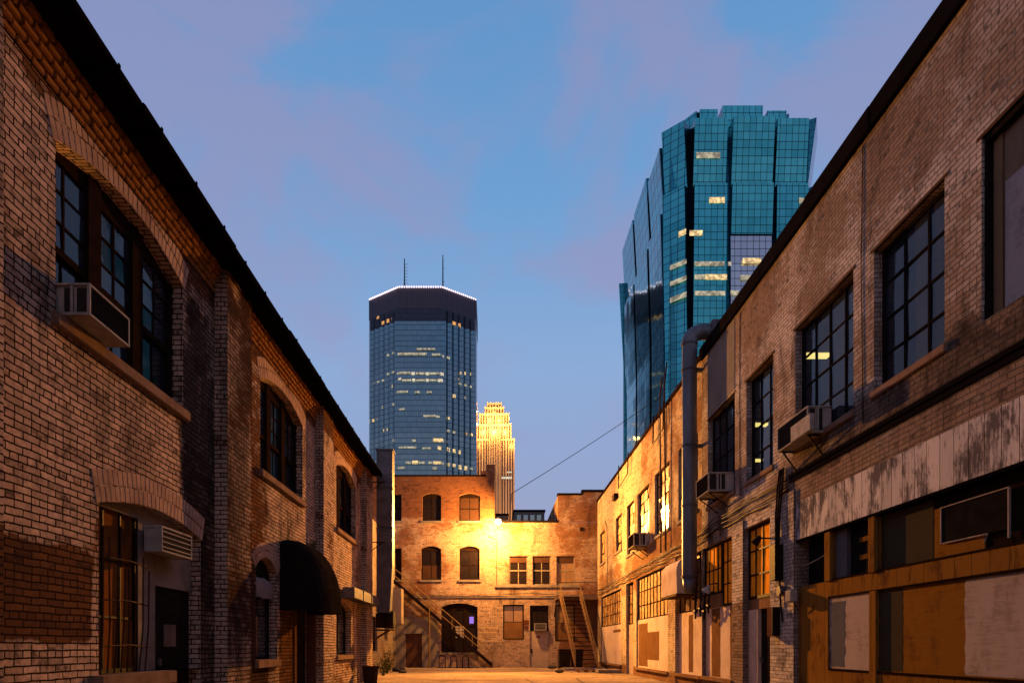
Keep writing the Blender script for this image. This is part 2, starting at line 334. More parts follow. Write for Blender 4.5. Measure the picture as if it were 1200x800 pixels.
class MB:
    def __init__(s): s.v = []; s.f = []
    def quad(s, *ps):
        i = len(s.v); s.v += [tuple(p) for p in ps]; s.f.append(tuple(range(i, i+len(ps)))); return s
    def hexa(s, c):
        i = len(s.v); s.v += [tuple(p) for p in c]
        for f in ((0,1,2,3),(7,6,5,4),(0,4,5,1),(1,5,6,2),(2,6,7,3),(3,7,4,0)): s.f.append(tuple(i+k for k in f))
        return s
    def box(s, x0, x1, y0, y1, z0, z1):
        return s.hexa([(x0,y0,z0),(x1,y0,z0),(x1,y1,z0),(x0,y1,z0),(x0,y0,z1),(x1,y0,z1),(x1,y1,z1),(x0,y1,z1)])
    def fb(s, F, u0, u1, z0, z1, d0, d1):
        return s.hexa([F(u0,z0,d0),F(u1,z0,d0),F(u1,z0,d1),F(u0,z0,d1),F(u0,z1,d0),F(u1,z1,d0),F(u1,z1,d1),F(u0,z1,d1)])
    def tube(s, pts, r, n=8, cap=True, r2=None):
        pts = [Vector(p) for p in pts]; rings = []
        up = None
        for k, p in enumerate(pts):
            d = (pts[min(k+1, len(pts)-1)] - pts[max(k-1, 0)]).normalized()
            if up is None:
                up = Vector((0,0,1)) if abs(d.z) < .9 else Vector((0,1,0))
            a = d.cross(up).normalized(); b = a.cross(d).normalized(); up = b
            rr = r if r2 is None else r + (r2-r)*k/(len(pts)-1)
            i = len(s.v)
            for q in range(n):
                t = 2*math.pi*q/n; s.v.append(tuple(p + a*math.cos(t)*rr + b*math.sin(t)*rr))
            rings.append(i)
        for A, B in zip(rings, rings[1:]):
            for q in range(n): s.f.append((A+q, A+(q+1)%n, B+(q+1)%n, B+q))
        if cap:
            s.f.append(tuple(rings[0]+q for q in range(n))[::-1]); s.f.append(tuple(rings[-1]+q for q in range(n)))
        return s
    def build(s, name, mat, parent=None, bevel=0, smooth=False, origin=None):
        if not s.v: return None
        me = bpy.data.meshes.new(name)
        if origin is None:
            xs, ys, zs = zip(*s.v); origin = ((min(xs)+max(xs))/2, (min(ys)+max(ys))/2, min(zs))
        O = Vector(origin)
        me.from_pydata([tuple(Vector(v)-O) for v in s.v], [], s.f)
        bm = bmesh.new(); bm.from_mesh(me)
        if bevel:
            bmesh.ops.recalc_face_normals(bm, faces=bm.faces)
            bmesh.ops.bevel(bm, geom=list(bm.edges), offset=bevel, segments=2, affect='EDGES', clamp_overlap=True)
        uvl = bm.loops.layers.uv.new('UVMap'); bm.normal_update()
        for f in bm.faces:
            n = f.normal; a = (abs(n.x), abs(n.y), abs(n.z)); k = a.index(max(a))
            if smooth: f.smooth = True
            for l in f.loops:
                w = l.vert.co + O
                l[uvl].uv = (w.y, w.z) if k == 0 else ((w.x, w.z) if k == 1 else (w.x, w.y))
        bm.to_mesh(me); bm.free()
        me.materials.append(mat if not isinstance(mat, str) else M[mat])
        o = bpy.data.objects.new(name, me); COL.objects.link(o); reg(o, O, parent)
        if smooth:
            me.polygons.foreach_set('use_smooth', [True]*len(me.polygons))
        return o

def seg_top(h, u):
    """top height of opening h at u (arched openings: h['rise'])"""
    if not h.get('rise'): return h['z1']
    w = (h['u1']-h['u0'])/2; c = (h['u0']+h['u1'])/2; rise = h['rise']
    rad = (w*w + rise*rise)/(2*rise); t = (u-c)
    return h['z1'] + math.sqrt(max(rad*rad - t*t, 0)) - (rad - rise)

def wall_mesh(F, u0, u1, z0, z1, holes, depth=.22, edge=True, top=None):
    mb = MB(); us = {u0, u1}
    for h in holes:
        us |= {max(h['u0'],u0), min(h['u1'],u1)}
        if h.get('rise'):
            for k in range(1, 14): us.add(h['u0'] + (h['u1']-h['u0'])*k/14)
    us = sorted(us)
    for a, b in zip(us, us[1:]):
        m = (a+b)/2
        hs = sorted([h for h in holes if h['u0'] < m < h['u1']], key=lambda h: h['z0'])
        za, zb = z0, z0
        for h in hs:
            if h['z0'] > min(za, zb) + 1e-6: mb.quad(F(a,za,0), F(b,zb,0), F(b,h['z0'],0), F(a,h['z0'],0))
            ta, tb = seg_top(h, a), seg_top(h, b); d = h.get('depth', depth)
            mb.quad(F(a,ta,0), F(b,tb,0), F(b,tb,d), F(a,ta,d))
            mb.quad(F(a,h['z0'],0), F(b,h['z0'],0), F(b,h['z0'],d), F(a,h['z0'],d))
            za, zb = ta, tb
        mb.quad(F(a,za,0), F(b,zb,0), F(b,z1,0), F(a,z1,0))
    for h in holes:
        d = h.get('depth', depth)
        for u in (h['u0'], h['u1']):
            mb.quad(F(u,h['z0'],0), F(u,h['z0'],d), F(u,h['z1'],d), F(u,h['z1'],0))
    if edge:
        for u in (u0, u1): mb.quad(F(u,z0,0), F(u,z0,.4), F(u,z1,.4), F(u,z1,0))
        mb.quad(F(u0,z1,0), F(u1,z1,0), F(u1,z1,.4), F(u0,z1,.4))
    return mb

def H(u0, u1, z0, z1, rise=0, depth=None):
    d = dict(u0=min(u0,u1), u1=max(u0,u1), z0=z0, z1=z1)
    if rise: d['rise'] = rise
    if depth: d['depth'] = depth
    return d

def window(bld, F, h, cols, rows, frame='frame_dark', pane='pane_dark', d=.2, fw=.06, bw=.028, thick_rows=(), thick_cols=(), tw=.09, tilt=.006, name='window', skip=None, rowz=None, extra=None, back=True):
    """frame and glazing bars = the window mesh; panes = sub-part"""
    u0, u1, z0, z1 = h['u0'], h['u1'], h['z0'], h['z1'] + h.get('rise', 0)
    mb = MB(); e = .004
    mb.fb(F, u0-e, u0+fw, z0-e, z1, d, d+.07); mb.fb(F, u1-fw, u1+e, z0-e, z1, d, d+.07)
    mb.fb(F, u0+fw, u1-fw, z0-e, z0+fw, d+.001, d+.069)
    mb.fb(F, u0+fw, u1-fw, h['z1']-fw*(1 if not h.get('rise') else 1.5), z1+e, d+.001, d+.069)
    W = u1-u0; Hh = h['z1']-z0
    cu = [u0 + W*k/cols for k in range(cols+1)]
    rz = rowz or [z0 + Hh*k/rows for k in range(rows+1)]
    for k in range(1, cols):
        w = tw if k in thick_cols else bw
        mb.fb(F, cu[k]-w/2, cu[k]+w/2, z0+fw, z1-fw, d+(.0 if k in thick_cols else .015), d+.06)
    for k in range(1, len(rz)-1):
        w = tw*.8 if k in thick_rows else bw
        mb.fb(F, u0+fw, u1-fw, rz[k]-w/2, rz[k]+w/2, d+(.008 if k in thick_rows else .02), d+.055)
    win = mb.build(name, frame, bld)
    gp = MB()
    rz2 = list(rz); rz2[-1] = z1
    for i in range(cols):
        for j in range(len(rz)-1):
            if skip and (i, j) in skip: continue
            t1, t2 = rnd(-tilt, tilt), rnd(-tilt, tilt); dd = d+.04
            a, b, c, g = cu[i]+.004, cu[i+1]-.004, rz2[j]+.004, rz2[j+1]-.004
            gp.quad(F(a,c,dd+t1+t2), F(b,c,dd-t1+t2), F(b,g,dd-t1-t2), F(a,g,dd+t1-t2))
    gp.build('pane', pane, win)
    return win

def sill(bld, F, h, t=.13, out=.08, over=.1, mat='sill', name='window_sill'):
    mb = MB(); mb.fb(F, h['u0']-over, h['u1']+over, h['z0']-t, h['z0']+.004, -out, .2)
    return mb.build(name, mat, bld, bevel=.012)

def arch_ring(bld, F, h, courses=2, bl=.2, bt=.085, mat='brick_raw', name='brick_arch', out=.006):
    """real voussoir bricks over an arched opening"""
    w = (h['u1']-h['u0'])/2; c = (h['u0']+h['u1'])/2; rise = h['rise']
    rad = (w*w + rise*rise)/(2*rise); cz = h['z1'] + rise - rad
    ang = math.asin(w/rad)*1.04; mb = MB()
    for k in range(courses):
        r0 = rad + k*(bl+.012) + .004; r1 = r0 + bl
        n = int(2*ang*r0/(bt+.014))
        for q in range(n):
            a0 = -ang + 2*ang*(q+.05)/n; a1 = -ang + 2*ang*(q+.95)/n
            o = out + rnd(-.002, .003); P = []
            for d_ in (-o, .05):
                for (rr, aa) in ((r0,a0),(r0,a1),(r1,a1),(r1,a0)):
                    P.append(F(c + rr*math.sin(aa), cz + rr*math.cos(aa), d_))
            mb.hexa(P)
    return mb.build(name, mat, bld, bevel=.006)

def ac_unit(F, u0, u1, z0, z1, p, label, loc_extra=None, slats='h', bracket=True, group='window air conditioners on the alley walls', vent_side=True):
    """box air conditioner sticking out p metres from wall frame F; camera looks along +u"""
    c = F((u0+u1)/2, z0, -p/2)
    t = thing('air_conditioner', label, 'air conditioner', c, group)
    mb = MB(); w = .03; i = .025
    mb.fb(F, u0+i, u1-i, z0+i, z1-i, -p+i, .12)
    for (a, b) in ((u0, u0+w), (u1-w, u1)):
        mb.fb(F, a, b, z0, z1, -p, -p+w)
        mb.fb(F, a, b, z0, z0+w, -p+w, .1); mb.fb(F, a, b, z1-w, z1, -p+w, .1)
    mb.fb(F, u0+w, u1-w, z0, z0+w, -p, .1); mb.fb(F, u0+w, u1-w, z1-w, z1, -p, .1)
    mb.fb(F, u0, u0+w, z0+w, z1-w, -p*.45, -p*.45+w)
    mb.build('housing', 'ac_white', t, bevel=.004)
    g = MB(); g.fb(F, u0+w+.004, u1-w-.004, z0+w+.004, z1-w-.004, -p+.012, -p+.022)
    g.build('grille', 'ac_dark', t)
    s = MB()
    if slats == 'h':
        n = 5
        for k in range(1, n): 
            z = z0 + (z1-z0)*k/n; s.fb(F, u0+w, u1-w, z-.008, z+.008, -p+.002, -p+.011)
    else:
        n = 22
        for k in range(1, n):
            u = u0 + (u1-u0)*k/n; s.fb(F, u-.005, u+.005, z0+w, z1-w, -p+.004, -p+.011)
    s.build('slats', 'ac_white' if slats == 'h' else 'frame_brown', t)
    if vent_side:
        v = MB()
        for k in range(2):
            a = -p + w + .02 + k*(p*.40); b = a + p*.30
            v.fb(F, u0+.014, u0+.024, z0+w+.02, z1-w-.02, a, b)
        v.build('side_vent', 'ac_dark', t)
    if bracket:
        b = MB()
        for u in (u0+.12, u1-.12):
            b.tube([F(u, z0-.02, -p+.05), F(u, z0-.02, .0)], .018, 6)
            b.tube([F(u, z0-.03, -p+.08), F(u, z0-.42, .0)], .018, 6)
        b.build('bracket', 'black_iron', t)
    return t

def cable(pts, r, label, mat='black_iron', sub=6, group=None, sag=.0, name='cable', cat='cable'):
    P = []
    for a, b in zip(pts, pts[1:]):
        a, b = Vector(a), Vector(b)
        for k in range(sub):
            t = k/sub; q = a.lerp(b, t); q.z -= sag*4*t*(1-t); P.append(q)
    P.append(Vector(pts[-1]))
    mb = MB(); mb.tube(P, r, 6)
    o = mb.build(name, mat, None, smooth=True)
    return tag(o, label, cat, group)

# ================================================================== SETTING
XL, XR, YB = -5.0, 6.48, 43.2
g = MB(); n = 40
g.box(-1500, 1500, -1500, 1500, -1, 0)
o = g.build('ground', 'roofing'); tag(o, kind='structure')
# uneven alley surface
g = MB(); nx, ny = 24, 90
bmx = [(-6.4 + 14.2*i/nx) for i in range(nx+1)]; bmy = [(-12 + 55.1*j/ny) for j in range(ny+1)]
from mathutils import noise as mn
def gz(x, y): return .012 + .035*(mn.noise(Vector((x*.35, y*.3, 0)))+.3) + .012*mn.noise(Vector((x*1.3, y*1.1, 3)))
for x in bmx:
    for y in bmy: g.v.append((x, y, max(.006, gz(x, y))))
for i in range(nx):
    for j in range(ny):
        a = i*(ny+1)+j; g.f.append((a, a+ny+1, a+ny+2, a+1))
o = g.build('alley_pavement', 'ground', smooth=True); tag(o, kind='structure')

# ================================================================== LEFT BUILDING
L = FL(XL)
bl = thing('brick_building', 'two storey painted brick building with arched windows and overhanging eave along the left side', 'building', (-10, 10, 0))
hl = [H(7.80,11.00,5.14,7.13,.30,.26), H(14.65,17.9,5.14,7.10,.30,.26), H(21.75,24.8,5.14,7.10,.30,.26),
      H(8.65,11.66,.98,3.17,.20,.24), H(14.38,15.8,1.06,3.02,.28,.24), H(17.25,19.05,0,2.9,0,.3), H(21.75,24.0,1.06,2.6,.2,.24),
      H(.9,4.1,5.14,7.13,.30,.26)]
# the ground floor opening runs to the ground at its door half
hl.append(H(10.42,11.66,0,.98,0,.24))
wm = wall_mesh(L, -10, 27.0, -.2, 8.1, hl)
wm.build('wall', 'brick_left', bl)
mb = MB(); mb.box(-16, -5.4, 26.7, 27.0, -.2, 8.1); mb.box(-16, -5.4, -10, -9.7, -.2, 8.1); mb.box(-16.3, -16, -10, 27, -.2, 8.1)
mb.build('side_wall', 'brick_raw', bl)
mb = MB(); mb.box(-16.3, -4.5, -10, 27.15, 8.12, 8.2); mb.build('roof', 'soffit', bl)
for k in range(12):
    a = -10+k*3.1; b = min(a+3.09, 27.15); dz = rnd(-.018,.012); dx = rnd(-.012,.012)
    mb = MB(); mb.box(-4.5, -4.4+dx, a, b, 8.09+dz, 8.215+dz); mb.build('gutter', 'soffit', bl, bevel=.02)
    for q in range(3):
        y = a+.4+q*1.05
        if y < 27: mb = MB(); mb.box(-4.78, -4.385+dx, y, y+.05, 8.06+dz, 8.085+dz); mb.box(-4.39+dx, -4.375+dx, y, y+.04, 8.07+dz, 8.20+dz); mb.build('gutter_bracket', 'soffit', bl)
mb = MB(); mb.box(-15, -5.75, -9, 26.5, .01, .05); mb.box(-7.6, -7.5, -9, 26.5, .05, 8.0); mb.box(-7.5,-5.3,-9,26.5,4.3,4.4)
mb.build('interior_partition', 'interior', bl)
pil = [(5.6,6.66),(12.25,13.5),(19.2,20.4),(25.75,27.0),(-1.2,0)]
for a, b in pil:
    mb = MB(); mb.box(-5.02, -4.77, a, b, -.2, 8.118); mb.build('pilaster', 'brick_left', bl, bevel=.01)
# corbelled eave, every brick rounded
for (a, b) in ((6.66,12.25),(13.5,19.2),(20.4,25.75),(0,5.6)):
    mb = MB()
    for k in range(5):
        z = 7.66 + k*.092; out = .03 + k*.03
        y = a + .01 + (.13 if k % 2 else 0)
        while y < b - .1:
            ln = min(.235 + rnd(-.012,.012), b-.01-y)
            o_ = out + rnd(-.008,.008)
            mb.box(-5.02, -5.0+o_, y, y+ln-.014, z+.006, z+.088-rnd(0,.005)); y += ln
    mb.build('corbel', 'corbel_brick', bl, bevel=.012)
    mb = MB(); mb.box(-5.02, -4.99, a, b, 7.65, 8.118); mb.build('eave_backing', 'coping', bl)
for i in (0,1,2,7):
    arch_ring(bl, L, hl[i], 2, .21, .10, mat='arch_brick'); sill(bl, L, hl[i], .15, .09, .09)
arch_ring(bl, L, hl[3], 2, .2, .10, mat='arch_brick'); arch_ring(bl, L, hl[4], 2, .16, .09, mat='arch_brick'); arch_ring(bl, L, hl[6], 2, .16, .09, mat='arch_brick')
def tri_window(h, curt=()):
    u0,u1 = h['u0'],h['u1']; w = (u1-u0)/3
    fr = MB(); z0, zs, zt = h['z0'], h['z1'], h['z1']+h['rise']
    d = .2
    for k in range(4):
        u = u0 + w*k; hw = .14 if k in (1,2) else .07
        fr.fb(L, u-hw, u+hw, z0, zt, d-.03, d+.09)
    zm = z0 + (zs-z0)*.47
    for k in range(3):
        a, b = u0+w*k+(.14 if k else .07), u0+w*(k+1)-(.14 if k < 2 else .07)
        fr.fb(L, a, b, z0, z0+.07, d, d+.06); fr.fb(L, a, b, zm-.045, zm+.045, d, d+.08)
        fr.fb(L, a, b, zs+.02, zt, d+.001, d+.05)
        m = (a+b)/2
        fr.fb(L, m-.018, m+.018, zm+.04, zt, d+.02, d+.05)
        fr.fb(L, m-.014, m+.014, z0+.06, zm-.04, d+.05, d+.075)
        for q in (1,2): 
            z = zm + (zs+.05-zm)*q/3; fr.fb(L, a, b, z-.015, z+.015, d+.022, d+.048)
    win = fr.build('window', 'frame_brown', bl)
    gp = MB()
    for k in range(3):
        a, b = u0+w*k+.1, u0+w*(k+1)-.1; m = (a+b)/2
        for (p, q) in ((a,m),(m,b)):
            zz = [z0, zm] + [zm + (zs+.05-zm)*r/3 for r in (1,2)] + [zt]
            for c, e in zip(zz, zz[1:]):
                t1, t2 = rnd(-.005,.005), rnd(-.005,.005); dd = d+.035 if c >= zm else d+.062
                gp.quad(L(p,c,dd+t1+t2), L(q,c,dd-t1+t2), L(q,e,dd-t1-t2), L(p,e,dd+t1-t2))
    gp.build('pane', 'pane_see', win)
    for (k, z_0, z_1, mat, f0, f1) in curt:
        a, b = u0+w*k+.1, u0+w*(k+1)-.1
        a, b = a+(b-a)*f0, a+(b-a)*f1
        c = MB(); nn = 28
        for q in range(nn):
            ua, ub = a+(b-a)*q/nn, a+(b-a)*(q+1)/nn
            da, db = d+.2+.03*math.sin(q*1.3), d+.2+.03*math.sin((q+1)*1.3)
            c.quad(L(ua,z_0,da), L(ub,z_0,db), L(ub,z_1,db), L(ua,z_1,da))
        c.build('curtain', mat, win, smooth=True)
    return win
tri_window(hl[0], ((0,6.0,7.4,'curtain_blue',0,1),(1,5.2,6.1,'curtain_blue',0,.75),(1,6.2,7.4,'curtain_blue',.1,.9),(2,5.15,6.1,'curtain_green',0,1),(2,6.2,7.3,'curtain_blue',0,.8)))
tri_window(hl[1], ((1,6.2,7.4,'blind',0,.9),))
tri_window(hl[2])
tri_window(hl[7])
# ground-floor opening: barred window, panel, black door
h = H(8.65,9.92,.98,3.28)
w = window(bl, L, h, 3, 3, 'black_iron', 'pane_dim', d=.17, fw=.07, bw=.03)
mb = MB(); mb.fb(L, 9.92, 11.66, 2.28, 3.40, .16, .22); mb.fb(L, 9.92, 10.42, 0, 2.28, .16, .22); mb.fb(L,8.65,9.92,3.2,3.42,.15,.21)
mb.build('infill_panel', 'concrete', bl)
mb = MB(); mb.fb(L, 10.42, 11.66, .02, 2.27, .20, .25); d_ = mb.build('door', 'door_dark', bl)
mb = MB(); mb.fb(L, 10.55, 10.62, 1.05, 1.17, .15, .2); mb.build('handle', 'galv_dark', d_, bevel=.01)
mb = MB(); mb.fb(L, 10.75, 11.15, 1.35, 1.7, .185, .199); mb.build('notice', 'galv_dark', d_)
mb = MB(); mb.fb(L, 8.5, 10.5, .80, .985, -.14, .2); mb.build('window_sill', 'sill', bl, bevel=.012)
gr = thing('window_grille', 'bent rusty iron bars over the barred ground floor window of the left building', 'window grille', L(9.3,.98,-.05))
for k in range(8):
    u = 8.72 + k*.16; mb = MB(); lean = rnd(-.02,.16)
    mb.tube([L(u, 1.0, .02), L(u+lean*.4, 1.6, -.0-rnd(0,.02)), L(u+lean, 2.45+rnd(-.1,.35), .0)], .012, 6); mb.build('bar', 'rust_iron', gr)
for z in (1.35, 1.95, 2.5):
    mb = MB(); mb.tube([L(8.70, z, .01), L(9.4, z+.02, -.01), L(9.9, z-.01, .01)], .011, 6); mb.build('crossbar', 'rust_iron', gr)
# bay two ground floor
w = window(bl, L, hl[4], 1, 2, 'frame_dark', 'pane_dark', d=.19); sill(bl, L, hl[4], .17, .08, .06)
w = window(bl, L, hl[6], 2, 2, 'frame_dark', 'pane_dark', d=.19); sill(bl, L, hl[6], .15, .08, .06)
mb = MB(); mb.fb(L, 17.3, 19.0, .02, 2.88, .24, .29); d_ = mb.build('door', 'door_dark', bl)
mb = MB(); mb.fb(L, 17.42, 17.5, 1.0, 1.15, .19, .24); mb.build('handle', 'galv_dark', d_)
mb = MB(); mb.fb(L, 17.10, 17.28, 0, 2.9, -.03, .2); mb.fb(L, 19.02, 19.16, 0, 2.9, -.03, .2); mb.fb(L,17.28,19.02,2.86,3.0,-.03,.2)
mb.build('door_frame', 'door_brown', bl)

def barrel_awning(name, label, F, u0, u1, z0, z1, p, mat, nseg=12, taper=.25, cat='awning'):
    t = thing(name, label, cat, F((u0+u1)/2, z0, 0))
    mb = MB(); prof = []
    for k in range(nseg+1):
        a = math.pi/2*k/nseg; prof.append((p*math.cos(a)**.8 if k < nseg else 0, z0+.18 + (z1-z0-.18)*math.sin(a)))
    prof = [(p, z0)] + prof
    nu = 10; rings = []
    for j in range(nu+1):
        s = j/nu; u = u0+(u1-u0)*s
        e = 1 - .10*abs(2*s-1)**3; ring = []
        for (dd, z) in prof: ring.append(F(u, z0+(z-z0)*(1 if z < z0+.01 else e) + (.012*math.sin(j*math.pi/2.5)), -dd*e))
        rings.append(ring)
    for A, B in zip(rings, rings[1:]):
        for k in range(len(prof)-1): mb.quad(A[k], A[k+1], B[k+1], B[k])
    for r in (rings[0], rings[-1]):
        u = r[0]; base = [r[k] for k in range(len(prof))]
        foot = F(u0 if r is rings[0] else u1, z0, 0)
        mb.quad(*(base + [foot]))
    mb.build('canopy', mat, t)
    fr = MB()
    for s in (0, .5, 1):
        u = u0+.03+(u1-u0-.06)*s; fr.tube([F(u, z0+.02, -p*.9), F(u, z0+.02, 0)], .014, 6)
    fr.tube([F(u0+.03, z0+.01, -p*.88), F(u1-.03, z0+.01, -p*.88)], .014, 6)
    fr.build('frame', 'black_iron', t)
    return t
barrel_awning('awning', 'large black rounded canvas awning over the doorway of the left building', L, 16.0, 18.35, 2.2, 3.95, 1.03, 'awning')
barrel_awning('awning', 'small pale rounded awning set inside the narrow arched opening', FL(XL-.12), 14.5, 15.6, 2.4, 2.86, .10, 'awning_pale')
ac_unit(L, 7.85, 8.72, 5.16, 5.53, .36, 'tan air conditioner on the sill of the nearest left upper window', slats='v', bracket=False)
ac_unit(L, 9.98, 10.98, 2.74, 3.12, .16, 'grey slatted air conditioner above the black door under the brick arch', slats='h', bracket=False, vent_side=False)
# plaque boxes on the left wall near the arched opening
for i, (z, lb) in enumerate(((1.95,'dark square vent plate on the left wall, upper of two'),(1.35,'dark square vent plate on the left wall, lower of two'))):
    mb = MB(); mb.fb(L, 13.62, 13.95, z, z+.36, -.04, .01); mb.fb(L,13.65,13.92,z+.03,z+.33,-.05,-.041)
    tag(mb.build('vent_plate', 'black_iron', None, bevel=.008), lb, 'vent', 'vent plates on the left wall')
# tuft of weed on the wall above the awning
def weed(x, y, z, n, hh, sp, label, name='weed'):
    mb = MB()
    for k in range(n):
        a = rnd(0, 6.28); r = rnd(.2, 1)*sp; p0 = Vector((x+rnd(-.05,.05), y+rnd(-.05,.05), z)); p1 = Vector((x+math.cos(a)*r, y+math.sin(a)*r, z+hh*rnd(.4,1)))
        mb.tube([p0, p0.lerp(p1,.5)+Vector((0,0,.1*hh)), p1], .006, 3)
        for q in range(5):
            c = p0.lerp(p1, .25+.15*q + rnd(-.05,.05)); s = rnd(.03,.075)*(.7+hh*.4); d = Vector((rnd(-1,1),rnd(-1,1),rnd(-.3,1))).normalized(); e = d.cross(Vector((rnd(-1,1),rnd(-1,1),rnd(-1,1)))).normalized()
            mb.quad(c, c+d*s+e*s*.45, c+d*s*2, c+d*s-e*s*.45)
    o = mb.build(name, 'leaf', None); return tag(o, label, 'plant')
weed(-4.9, 18.3, 3.9, 14, .35, .25, 'dry weed sprouting on top of the black awning')
# far duct at the end of the left building
dk = thing('exhaust_duct', 'tall grey square sheet metal duct rising past the eave of the left building', 'duct', (-4.3, 27.5, 2.9))
mb = MB()
for (za, zb) in ((4.55,6.1),(6.1,7.7),(7.7,9.2)):
    mb.box(-4.66, -4.03, 27.25, 27.85, za+.006, zb-.006)
    mb.box(-4.685, -4.005, 27.225, 27.875, zb-.05, zb-.012)
mb.build('riser', 'galv_dark', dk, bevel=.006)
mb = MB(); mb.hexa([(-4.66,27.2,2.7),(-4.13,27.2,2.7),(-4.13,27.8,2.7),(-4.66,27.8,2.7),(-4.66,27.25,4.55),(-4.03,27.25,4.55),(-4.03,27.85,4.55),(-4.66,27.85,4.55)])
mb.build('offset_section', 'galv_dark', dk, bevel=.006)
mb = MB(); mb.box(-4.95, -4.55, 22.4, 27.5, 2.95, 3.3); mb.box(-4.97,-4.53,23.9,23.96,2.93,3.32); mb.box(-4.97,-4.53,25.5,25.56,2.93,3.32)
mb.build('horizontal_run', 'galv_dark', dk, bevel=.006)
mb = MB(); mb.box(-4.70, -4.0, 27.22, 27.88, 9.2, 9.24); mb.build('cap', 'galv', dk)
for z in (5.5, 7.9):
    mb = MB(); mb.tube([(-5.3,27.3,z),(-4.3,27.2,z)], .02, 6); mb.tube([(-5.3,27.3,z-.65),(-4.45,27.22,z-.02)], .018, 6); mb.build('bracket', 'black_iron', dk)
bw_ = thing('blower', 'dark round blower fan on a bracket beneath the grey duct', 'fan', (-4.1, 27.5, 2.0))
mb = MB(); mb.tube([(-4.25,27.5,2.42),(-3.98,27.5,2.42)], .36, 18); mb.tube([(-4.28,27.5,2.42),(-4.25,27.5,2.42)], .30, 18); mb.build('scroll', 'black_iron', bw_)
mb = MB(); mb.box(-4.7,-4.28,27.25,27.75,2.1,2.68); mb.build('motor', 'black_iron', bw_, bevel=.02)
mb = MB(); mb.box(-5.0,-4.0,27.3,27.36,1.98,2.04); mb.tube([(-5.0,27.33,1.5),(-4.2,27.33,2.0)],.025,6); mb.tube([(-5.0,27.7,1.5),(-4.2,27.7,2.0)],.025,6); mb.box(-5.0,-4.0,27.66,27.72,1.98,2.04)
mb.build('bracket', 'rust_iron', bw_)
cable([(-4.93,26.8,8.0),(-4.93,26.8,2.2),(-4.93,26.8,0)], .045, 'rusty downpipe at the far corner of the left building', 'rust_iron', name='downpipe', cat='pipe')

# second left building, set back beyond the first
b2 = thing('brick_building', 'low cream painted wall set back behind the grey duct on the left', 'building', (-9, 35, 0))
L2 = FL(-6.2)
h2 = [H(29,30.6,5.2,7.2), H(33,34.6,5.2,7.2), H(36.5,38.1,5.2,7.2), H(31,32.2,0,2.3), H(34.5,36.5,1.1,2.9)]
wall_mesh(L2, 27.05, 43.15, -.2, 7.9, h2).build('wall', 'brick_back2', b2)
mb = MB(); mb.box(-16,-6.6,27.05,43.15,7.6,7.9); mb.build('roof', 'roofing', b2)
mb = MB(); mb.box(-16,-6.6,43.0,43.15,0,7.6); mb.build('side_wall', 'brick_raw', b2)
for i in (0,1,2,4): window(b2, L2, h2[i], 2, 2, 'frame_brown', 'pane_dark', d=.12)
mb = MB(); mb.fb(L2, 31,32.2,.02,2.3,.14,.18); mb.build('door', 'door_brown', b2)
cb = thing('utility_cabinet', 'cream metal cabinet mounted high on the wall beyond the grey duct', 'cabinet', (-5.7, 39.6, 2.7))
mb = MB(); mb.box(-6.19,-5.28,39.2,40.2,2.65,4.7); mb.build('body', 'cabinet', cb, bevel=.02)
mb = MB(); mb.box(-6.1,-5.35,39.185,39.2,2.75,3.6); mb.box(-6.1,-5.35,39.185,39.2,3.7,4.6); mb.build('door', 'cabinet', cb)
mb = MB(); mb.tube([(-5.4,39.9,2.65),(-5.4,39.9,2.35),(-5.55,39.9,2.25)], .03, 6); mb.build('pipe', 'cabinet', cb)
weed(-5.2, 33.5, .02, 30, 1.3, .55, 'leafy weeds growing on the ground by the cream wall on the left')
weed(-5.0, 31.0, .02, 22, .8, .5, 'low weeds growing beside the far corner of the left building')
bn = thing('planter', 'black planter tub at the foot of the left building corner', 'planter', (-4.55, 25.2, 0))
mb = MB(); mb.tube([(-4.5,25.0,0),(-4.5,25.0,.6)], .24, 14, r2=.3); mb.build('tub', 'bin', bn)
mb = MB(); mb.tube([(-4.5,25.0,.605),(-4.5,25.0,.64)], .33, 14); mb.build('rim', 'bin', bn)
def rock(x, y, z, s, label, mat='rubble'):
    bm = bmesh.new(); bmesh.ops.create_icosphere(bm, subdivisions=2, radius=s)
    mb = MB()
    for v in bm.verts: 
        k = 1+.35*mn.noise(v.co*2.2/s + Vector((x,y,z))); v.co = Vector((v.co.x*1.3*k, v.co.y*k, v.co.z*.6*k))
    for f in bm.faces: mb.quad(*[v.co+Vector((x,y,z)) for v in f.verts])
    bm.free(); o = mb.build('rock', mat, None); return tag(o, label, 'rock')
rock(-5.05, 36.5, .12, .28, 'dark rock lying by the left wall at the end of the alley')
rock(-4.6, 34.6, .06, .16, 'small dark stone beside the weeds on the left')

# ================================================================== BACK BUILDINGS
Bk = FB(YB)
bt = thing('brick_building', 'tall brown brick building facing the alley end, left of the street lamp', 'building', (-4, 46, 0))
S = 18.52
def X(px): return (px-578)/S
def Z(py): return 1.35+(757-py)/S
hb = [H(X(495),X(517),Z(610),Z(581),.18), H(X(538),X(562.5),Z(610),Z(581),.18), H(X(455),X(470.5),Z(610),Z(579)),
      H(X(493.6),X(517),Z(679),Z(643),.18), H(X(538.5),X(562),Z(679),Z(643),.18), H(X(455),X(470.5),Z(679),Z(642)),
      H(X(517),X(559.5),Z(764),Z(711),.25), H(X(475),X(494.6),0,Z(742))]
wall_mesh(Bk, -10, .09, -.2, 12.1, hb, depth=.2).build('wall', 'brick_back', bt)
mb = MB(); mb.box(-10,-9.6,43.6,58,-.2,12.1); mb.box(-.26,.09,43.6,58,-.2,12.1); mb.box(-9.6,-.26,57.6,58,-.2,12.1); mb.build('side_wall', 'brick_back', bt)
